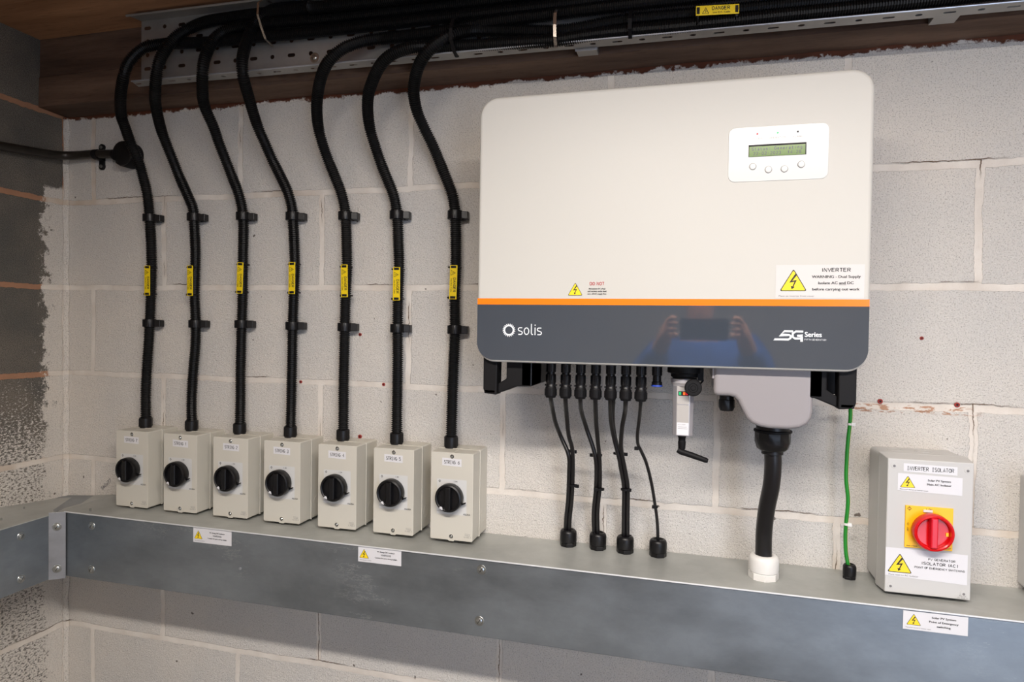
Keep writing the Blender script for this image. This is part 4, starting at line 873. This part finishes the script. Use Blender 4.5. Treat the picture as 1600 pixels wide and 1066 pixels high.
for i in range(7):
    x = SX[i]; t = Thing('solar_cable', ['leftmost', 'second from left', 'third from left', 'middle', 'third from right', 'second from right', 'rightmost single'][i] + ' black solar plug and cable hanging under the inverter', 'cable', (x, SY, -440), 'black solar plugs and cables')
    b = MB(); b.lathe([(9.0, -396), (9.8, -398), (9.8, -411), (8.8, -413), (8.8, -416), (9.4, -417), (9.4, -421)], (x, SY, 0), 'black', 'z', 22)
    for s_ in (-1, 1): b.box(x+s_*3-.7, x+s_*3+.7, SY-10.6, SY-8, -411, -396, 'black')
    b.box(x-11, x+11, SY-4, SY+4, -418, -415, 'black'); pl = t.part('plug', b)
    b = MB(); n = 12
    b.lathe([(9.6, -420), (10.6, -422), (10.6, -436), (9, -440), (4, -441)], (x, SY, 0), 'blackm', 'z', 24, smooth=False)
    for k in range(8):
        a = k*PI/4; b.hexa([(x+math.cos(a)*r+s_*math.sin(a)*1.1, SY+math.sin(a)*r-s_*math.cos(a)*1.1, z) for z in (-436, -424) for r in (10, 11.6) for s_ in (-1, 1)], 'blackm')
    t.part('nut', b, pl)
    r = 3.2 if i == 6 else 4.2
    b = MB(); b.sweep(smooth_path([(x, SY, -425)]+CB[i], 5), r, 'cable', seg=12); t.part('cable', b)
    if i == 4:   # a third strand joins this bundle
        b = MB(); b.sweep(smooth_path([(x+5, SY+4, -425)]+[(p[0]+5-4*min(1, k_/3), p[1]+6, p[2]) for k_, p in enumerate(CB[4][:7])], 5), 3.4, 'cable', seg=12); t.part('cable', b)
def ctie(x, y, z, r, lab, hx=1, m='blackm', rx=None, h=4, w=2.6):
    t = Thing('cable_tie', lab, 'cable tie', (x, y, z), 'ties on the cables under the inverter'); b = MB(); rx = rx or r
    b.lathe([(1, -h/2), (1.12, -h/2), (1.12, h/2), (1, h/2)], (0, 0, 0), m, 'z', 20)
    b.v = [(x+v[0]*rx, y+v[1]*r, z+v[2]) for v in b.v]; t.part('tie_strap', b)
    b = MB(); b.box(x+hx*rx-3, x+hx*rx+4.5*1, y-r-1.5, y-r+4, z-3, z+3.4, m); t.part('tie_head', b, bevel=.7)
nm = ['leftmost', 'second', 'third', 'rightmost']
for k, (x, y, z, rx, hx) in enumerate(((1381, -78, -558, 9, 1), (1434, -80, -562, 10, -1), (1480, -82, -556, 11.5, 1), (1519, -118, -537, 4.6, -1))): ctie(x, y, z, 6.5 if k < 3 else 4, 'upper black tie on the %s cable bundle under the inverter' % nm[k], hx, rx=rx)
for k, (x, y, z, rx, hx) in enumerate(((1387, -75, -628, 8, 1), (1440.5, -72, -632, 8, -1), (1490.5, -66, -630, 8, 1), (1550, -57, -662, 4, -1))): ctie(x, y, z, 6 if k < 3 else 4, 'lower black tie on the %s cable bundle under the inverter' % nm[k], hx, rx=rx)
# glands on the trunking lid
def gland(name, x, y, z, r, lab, m='black', h=34, seg=6, grp='cable glands on the trunking lid'):
    t = Thing(name, lab, 'cable gland', (x, y, z), grp); k = r/17
    b = MB(); b.lathe([(r*1.0, 0), (r*1.0, 8*k)], (x, y, z), m, 'z', 8, smooth=False); t.part('gland_base', b, bevel=.8)
    b = MB(); b.lathe([(r*.92, 8*k), (r*.98, 9*k), (r, 11*k), (r, h*.80), (r*.96, h*.89), (r*.87, h*.96), (r*.76, h), (r*.62, h), (r*.5, h*.93), (.01, h*.9)], (x, y, z), m, 'z', 14 if seg > 6 else 28); t.part('dome_nut', b)
for (x, y, lab) in ((1370, -26, 'leftmost black gland on the trunking lid, below the first cable pair'), (1432.5, -27, 'second black gland from the left on the trunking lid'), (1489, -31, 'third black gland from the left on the trunking lid'), (1555, -32, 'fourth black gland on the trunking lid, below the single thin cable')):
    gland('cable_gland', x, y, ztop(x), 17.5, lab)
gland('cable_gland', 1905, -46, ztop(1905), 11.5, 'small black gland on the trunking lid at the foot of the green wire', h=27)
gland('cable_gland', 1750, -92, ztop(1750), 27, 'large white gland on the trunking lid below the thick black cable', 'white', 44, 8)
t = Thing('power_cable', 'thick black cable from the inverter down into the white gland', 'cable', (1750, -92, -735))
b = MB(); b.sweep(smooth_path([(1754, -150, -515), (1756, -147, -545), (1755, -138, -585), (1750, -122, -630), (1748, -106, -675), (1749, -94, -715), (1750, -92, -760)], 6), 14.6, 'cable', seg=24); t.part('cable', b)
t = Thing('earth_wire', 'green and yellow earth wire hanging from the right handle to the trunking', 'cable', (1902, -46, -750))
P = smooth_path([(1888, -110, -415), (1897, -58, -440), (1899, -50, -470), (1896.5, -48, -510), (1895, -48, -548), (1895, -48, -585), (1899, -48, -622), (1897, -47, -665), (1896.5, -46, -690), (1898, -46, -720), (1903, -46, -748), (1903, -46, -760)], 5)
b = MB(); b.sweep(P, 3.5, 'green', seg=14)
for s_ in range(len(P)-1):   # the yellow stripe, turned to the right
    a, c = P[s_], P[s_+1]; b.add([(a.x+2.6, a.y-2.6, a.z), (a.x+3.6, a.y-.4, a.z), (c.x+3.6, c.y-.4, c.z), (c.x+2.6, c.y-2.6, c.z)], [(0, 1, 2, 3)], 'eyel')
t.part('wire', b, recalc=False)
for z, x, w_ in ((-480, 1899, 'upper'), (-667, 1897, 'lower')):
    ctie(x, -48, z, 4.2, '%s white tie on the green earth wire' % w_, 1, 'white')

# ------------------------------------------------------------------ AC isolator
t = Thing('inverter_isolator', 'grey enclosure with red rotary switch on a yellow plate, INVERTER ISOLATOR label', 'isolator switch', (2012, 0, -766))
AX0, AX1, AZ0, AZ1 = 1945, 2081, -766, -526
b = MB(); b.ext(rr(AX0, AX1, AZ0, AZ1, 8, 4), 0, -62, 'grey2'); t.part('back_box', b, bevel=1.5)
b = MB(); b.frustum(AX0-1, AX1+1, AZ0-1, AZ1+1, -63, -72, 0, 'grey2'); b.frustum(AX0-1, AX1+1, AZ0-.5, AZ1+1, -72, -112, 3.5, 'grey2'); t.part('lid', b, bevel=1.5)
for x, z in ((1957, -540), (2069, -541), (1956, -751), (2068, -752)):
    b = MB(); b.lathe([(5.2, -112.1), (5.0, -112.5), (4.4, -112.6)], (x, 0, z), 'grey2', 'y', 20); b.lathe([(4.6, -112.3), (.01, -112.35)], (x, 0, z), 'dark', 'y', 20); b.lathe([(2.6, -112.4), (1.8, -112.8), (.01, -112.8)], (x+.5, 0, z-1.2), 'inkg', 'y', 14); t.part('lid_screw', b)
for x in (1980, 2026):
    b = MB(); b.lathe([(14, AZ1), (14, AZ1+.6), (12, AZ1+.6), (12, AZ1+.1)], (x, -30, 0), 'grey2', 'z', 24); t.part('knockout', b)
y = -112.4
b = MB(); b.poly([(1972, y, -549.5), (2054, y, -551.5), (2054, y, -537), (1972, y, -535.5)], 'label'); b.text('INVERTER ISOLATOR', 2013, -543.6, 6.4, y-.25, 'ink', xs=.72, mono=4.25); t.part('name_label', b, label='white label reading INVERTER ISOLATOR')
b = MB(); b.poly([(1963.5, y, -583), (2062, y, -585.5), (2062, y, -555), (1963.5, y, -553)], 'label'); b.triangle(1979, -577.5, 24, y-.12)
b.text('Solar PV System', 2027, -562.5, 3.5, y-.35, 'ink', xs=1.1, bold=True); b.text('Main AC Isolator', 2027, -569.5, 3.5, y-.35, 'ink', xs=1.1, bold=True); b.text('Place at or nearest to inverter supply', 1967, -580.4, 1.9, y-.3, 'ink', 'l', xs=1.1, rot=-.015); t.part('warning_label', b, label='white Solar PV System Main AC Isolator label')
b = MB(); b.poly([(1947.5, y, -733.5), (2073, y, -737.5), (2073, y, -686), (1947.5, y, -684)], 'label'); b.triangle(1970, -727, 39, y-.12)
b.text('PV GENERATOR', 2034, -699, 3.5, y-.3, 'ink', xs=1.1, bold=True); b.text('ISOLATOR (AC)', 2031, -706.5, 4.6, y-.3, 'ink', xs=1.15, bold=True); b.text('POINT OF EMERGENCY SWITCHING', 2031, -714.4, 3.2, y-.3, 'ink', xs=1.0, bold=True); b.text('Place next to AC Isolator', 1953, -731, 2.8, y-.3, 'inkg', 'l', xs=1.15); t.part('warning_label', b, label='large white PV GENERATOR ISOLATOR (AC) label with yellow triangle')
b = MB(); b.text('Technik', 2067, -756.5, 2.4, y, 'inkg'); b.text('CLASS II', 2067, -760, 2.4, y, 'inkg'); t.part('lettering', b)
b = MB(); b.box(1976, 2049, -114.5, -112, -681, -608, 'yelp'); sp = t.part('switch_plate', b, bevel=.6, label='yellow switch plate')
b = MB(); y = -114.8; b.text('I', 2008, -612.6, 4, y, 'ink'); b.text('ON', 2014, -612.6, 3, y, 'ink', bold=True); b.text('0', 1980.5, -640, 4, y, 'ink'); b.text('OFF', 1980.5, -649, 2.8, y, 'ink', rot=PI/2)
b.ribbon([(1979, -613), (1982, -610), (1985, -613), (1982, -616)], .7, y, 'ink', True); b.ribbon([(1982, -609.5), (1982, -616.5)], .5, y, 'ink'); b.text('Made in Austria', 1979, -677.5, 1.9, y, 'ink', 'l', bold=True); b.text('IEC 60947', 2046, -677.5, 2.2, y, 'ink', 'r', bold=True); t.part('lettering', b, sp)
kc = (2015, 0, -648)
b = MB(); b.lathe([(27, -114.5), (27, -118), (31, -119), (31.5, -121), (31.5, -131), (30.2, -134.5), (27.5, -135.5), (25.5, -134), (24.5, -126), (.01, -125)], kc, 'red', 'y', 56); kn = t.part('rotary_knob', b, label='red round switch knob')
b = MB(); b.frustum(2015-6.5, 2015+5.5, -674, -621, -125, -138, .8, 'red2'); t.part('grip', b, kn, bevel=2, seg=3)
b = MB(); b.box(2034.5, 2038.5, -127.5, -125, -653, -647, 'yelp'); t.part('padlock_slot', b, kn)
b = MB(); b.box(2003, 2017, -117, -114.5, -617, -613, 'label'); t.part('pointer_mark', b, kn)
# edge of a second enclosure at the right of the picture
t = Thing('grey_enclosure', 'grey enclosure cut off by the right edge of the picture', 'enclosure', (2260, 0, -762))
b = MB(); b.ext(rr(2192, 2330, -762, -560, 6, 4), 0, -58, 'grey2'); t.part('back_box', b, bevel=1.5)
b = MB(); b.ext(rr(2191, 2331, -763, -559, 6, 4), -59, -100, 'grey2'); t.part('lid', b, bevel=1.5)

# ------------------------------------------------------------------ wall plugs and marks on the wall
for x, z, lab in ((1960, -440, 'red wall plug in the joint just right of the inverter handle'), (2088, -441, 'red wall plug in the joint at the far right'), (868, -332, 'red wall plug right of the STRING 4 conduit lower clip'),
                  (929, -446, 'red wall plug left of the STRING 5 conduit'), (712, -448, 'red wall plug right of the STRING 3 conduit'), (870, -570, 'red wall plug just above the STRING 4 and STRING 5 isolators'), (2027, -319, 'rust brown screw hole in the block right of the inverter')):
    t = Thing('wall_plug', lab, 'wall plug', (x, 0, z), 'wall plugs left in the blocks'); s_ = .8 if z in (-446, -448, -332) else 1
    if x == 2027: s_ = .7
    b = MB(); b.lathe([(4.6*s_, 0), (4.6*s_, -2.2), (3.6*s_, -2.8), (2.2*s_, -2.6), (1.8*s_, -.5), (.01, -.4)], (x, 0, z), 'plug', 'y', 14); b.lathe([(1.9*s_, -2.65), (.01, -2.7)], (x, 0, z), 'dark', 'y', 10); t.part('plug_collar', b)
b = MB(); b.text('560x77', 134, -738, 10, -1.2, 'inkg', xs=1.0, rot=.72); o = b.build('handwriting', None); o.location.z = Z0/1000; o.parent = wall_back

# ------------------------------------------------------------------ the photographer, seen only as a reflection in the glossy band
def skinned(name, verts, edges, radii, m, parent, root=0, sub=1, label=None):
    me = bpy.data.meshes.new(name); me.from_pydata([((v[0]-PL[0])/1000, (v[1]-PL[1])/1000, (v[2]-PL[2])/1000) for v in verts], edges, [])
    me.materials.append(M_[m]); o = bpy.data.objects.new(name, me); COL.objects.link(o); o.parent = parent
    k = o.modifiers.new('skin', 'SKIN'); k.use_smooth_shade = True
    me.skin_vertices if me.skin_vertices else None
    if not me.skin_vertices:
        bm = bmesh.new(); bm.from_mesh(me); bm.verts.layers.skin.verify(); bm.to_mesh(me); bm.free()
    sv = me.skin_vertices[0].data
    for i, r in enumerate(radii):
        rx, ry = r if isinstance(r, tuple) else (r, r); sv[i].radius = (rx/1000, ry/1000); sv[i].use_root = (i == root)
    o.modifiers.new('round', 'SUBSURF').levels = sub; o.modifiers['round'].render_levels = sub+1
    if label: o['label'] = label
    return o
PL = (1640, -1860, -1800)
ph = Thing('person', 'person in a blue jacket holding up a phone, reflected in the glossy band', 'person', PL)
sk = []; ed = []; rad = []
def V(p, r, frm=None):
    sk.append(p); rad.append(r)
    if frm is not None: ed.append((frm, len(sk)-1))
    return len(sk)-1
pel = V((1640, -1870, -880), 118); ab = V((1640, -1865, -720), 112, pel); ch = V((1640, -1865, -520), 132, ab); nk0 = V((1640, -1868, -345), 75, ch)
nk = V((1640, -1862, -285), 52, nk0); jaw = V((1640, -1842, -215), 60, nk); hd = V((1640, -1850, -140), 82, jaw); tp = V((1640, -1858, -82), 62, hd)
for s_ in (-1, 1):
    sh = V((1640+s_*165, -1865, -400), 62, ch); el = V((1640+s_*265, -1700, -600), 44, sh); wx = 1545 if s_ < 0 else 1755
    wr_ = V((wx+s_*30, -1460, -355), 29, el); pm_ = V((wx+s_*14, -1440, -305), 27, wr_)
    for k, (dx, dz, L) in enumerate(((4, 26, 54), (8, 10, 60), (9, -8, 56), (8, -24, 44))):
        b0 = V((wx+s_*12, -1436, -300+dz), 9.5, pm_); b1 = V((wx-s_*(-2), -1428+k, -300+dz*1.15), 8.5, b0); V((wx-s_*(L-40), -1424, -300+dz*1.1), 7.5, b1)
    t0 = V((wx+s_*6, -1450, -330), 11, pm_); V((wx-s_*22, -1452, -328), 9, t0)
    hp = V((1640+s_*95, -1870, -940), 95, pel); kn_ = V((1640+s_*105, -1850, -1340), 60, hp); an = V((1640+s_*110, -1870, -1725), 42, kn_); V((1640+s_*125, -1740, -1765), 36, an)
body = skinned('body', sk, ed, rad, 'skin', ph.o, 0, 1)
jv = [(1640, -1870, -900), (1640, -1865, -720), (1640, -1865, -520), (1640, -1868, -375), (1475, -1865, -400), (1372, -1698, -605), (1512, -1472, -368), (1805, -1865, -400), (1908, -1698, -605), (1788, -1472, -368)]
skinned('jacket', jv, [(0, 1), (1, 2), (2, 3), (2, 4), (4, 5), (5, 6), (2, 7), (7, 8), (8, 9)], [140, 132, 152, 88, 82, 66, 44, 82, 66, 44], 'cloth', ph.o, 0, 1, 'blue jacket')
tv = [(1640, -1870, -890), (1545, -1870, -950), (1535, -1850, -1340), (1530, -1870, -1700), (1735, -1870, -950), (1745, -1850, -1340), (1750, -1870, -1700)]
skinned('trousers', tv, [(0, 1), (1, 2), (2, 3), (0, 4), (4, 5), (5, 6)], [132, 108, 76, 66, 108, 76, 66], 'trousers', ph.o, 0, 1)
b = MB(); b.lathe([(84, -150), (92, -110), (84, -70), (55, -45), (.01, -36)], (1640, -1868, 0), 'hair', 'z', 24); ph.part('hair', b)
b = MB(); b.lathe([(.01, -1752), (8, -1758), (13, -1770), (14, -1782)], (1640, 0, -186), 'skin', 'y', 10); 
for v_ in range(len(b.v)): b.v[v_] = (b.v[v_][0], b.v[v_][1], b.v[v_][2])
ph.part('nose', b)
for s_ in (-1, 1):
    b = MB(); b.lathe([(.01, -1771), (6, -1774), (9, -1782)], (1640+s_*30, 0, -160), 'label', 'y', 14); b.lathe([(.01, -1770), (3.4, -1772)], (1640+s_*30, 0, -160), 'dark', 'y', 10); ph.part('eye', b)
    b = MB(); b.lathe([(18, -6), (20, 0), (14, 6)], (1640+s_*82, -1850, -165), 'skin', 'x', 14); ph.part('ear', b)
b = MB(); b.sweep([(1620, -1777, -218), (1640, -1772, -220), (1660, -1777, -218)], [2, 4, 2], 'red2', seg=8); ph.part('mouth', b)
ft = MB()
for s_ in (-1, 1): ft.box(1640+s_*120-45, 1640+s_*120+45, -1930, -1670, -1800, -1735, 'blackm'); ph.part('shoe', ft, bevel=18, seg=3); ft = MB()
t = Thing('phone', 'black phone held level in both hands behind the camera position', 'phone', (1650, -1412, -340))
b = MB(); b.ext(rr(1572, 1728, -345, -272, 9, 5), -1412, -1404, 'black'); t.part('phone_body', b, bevel=1)
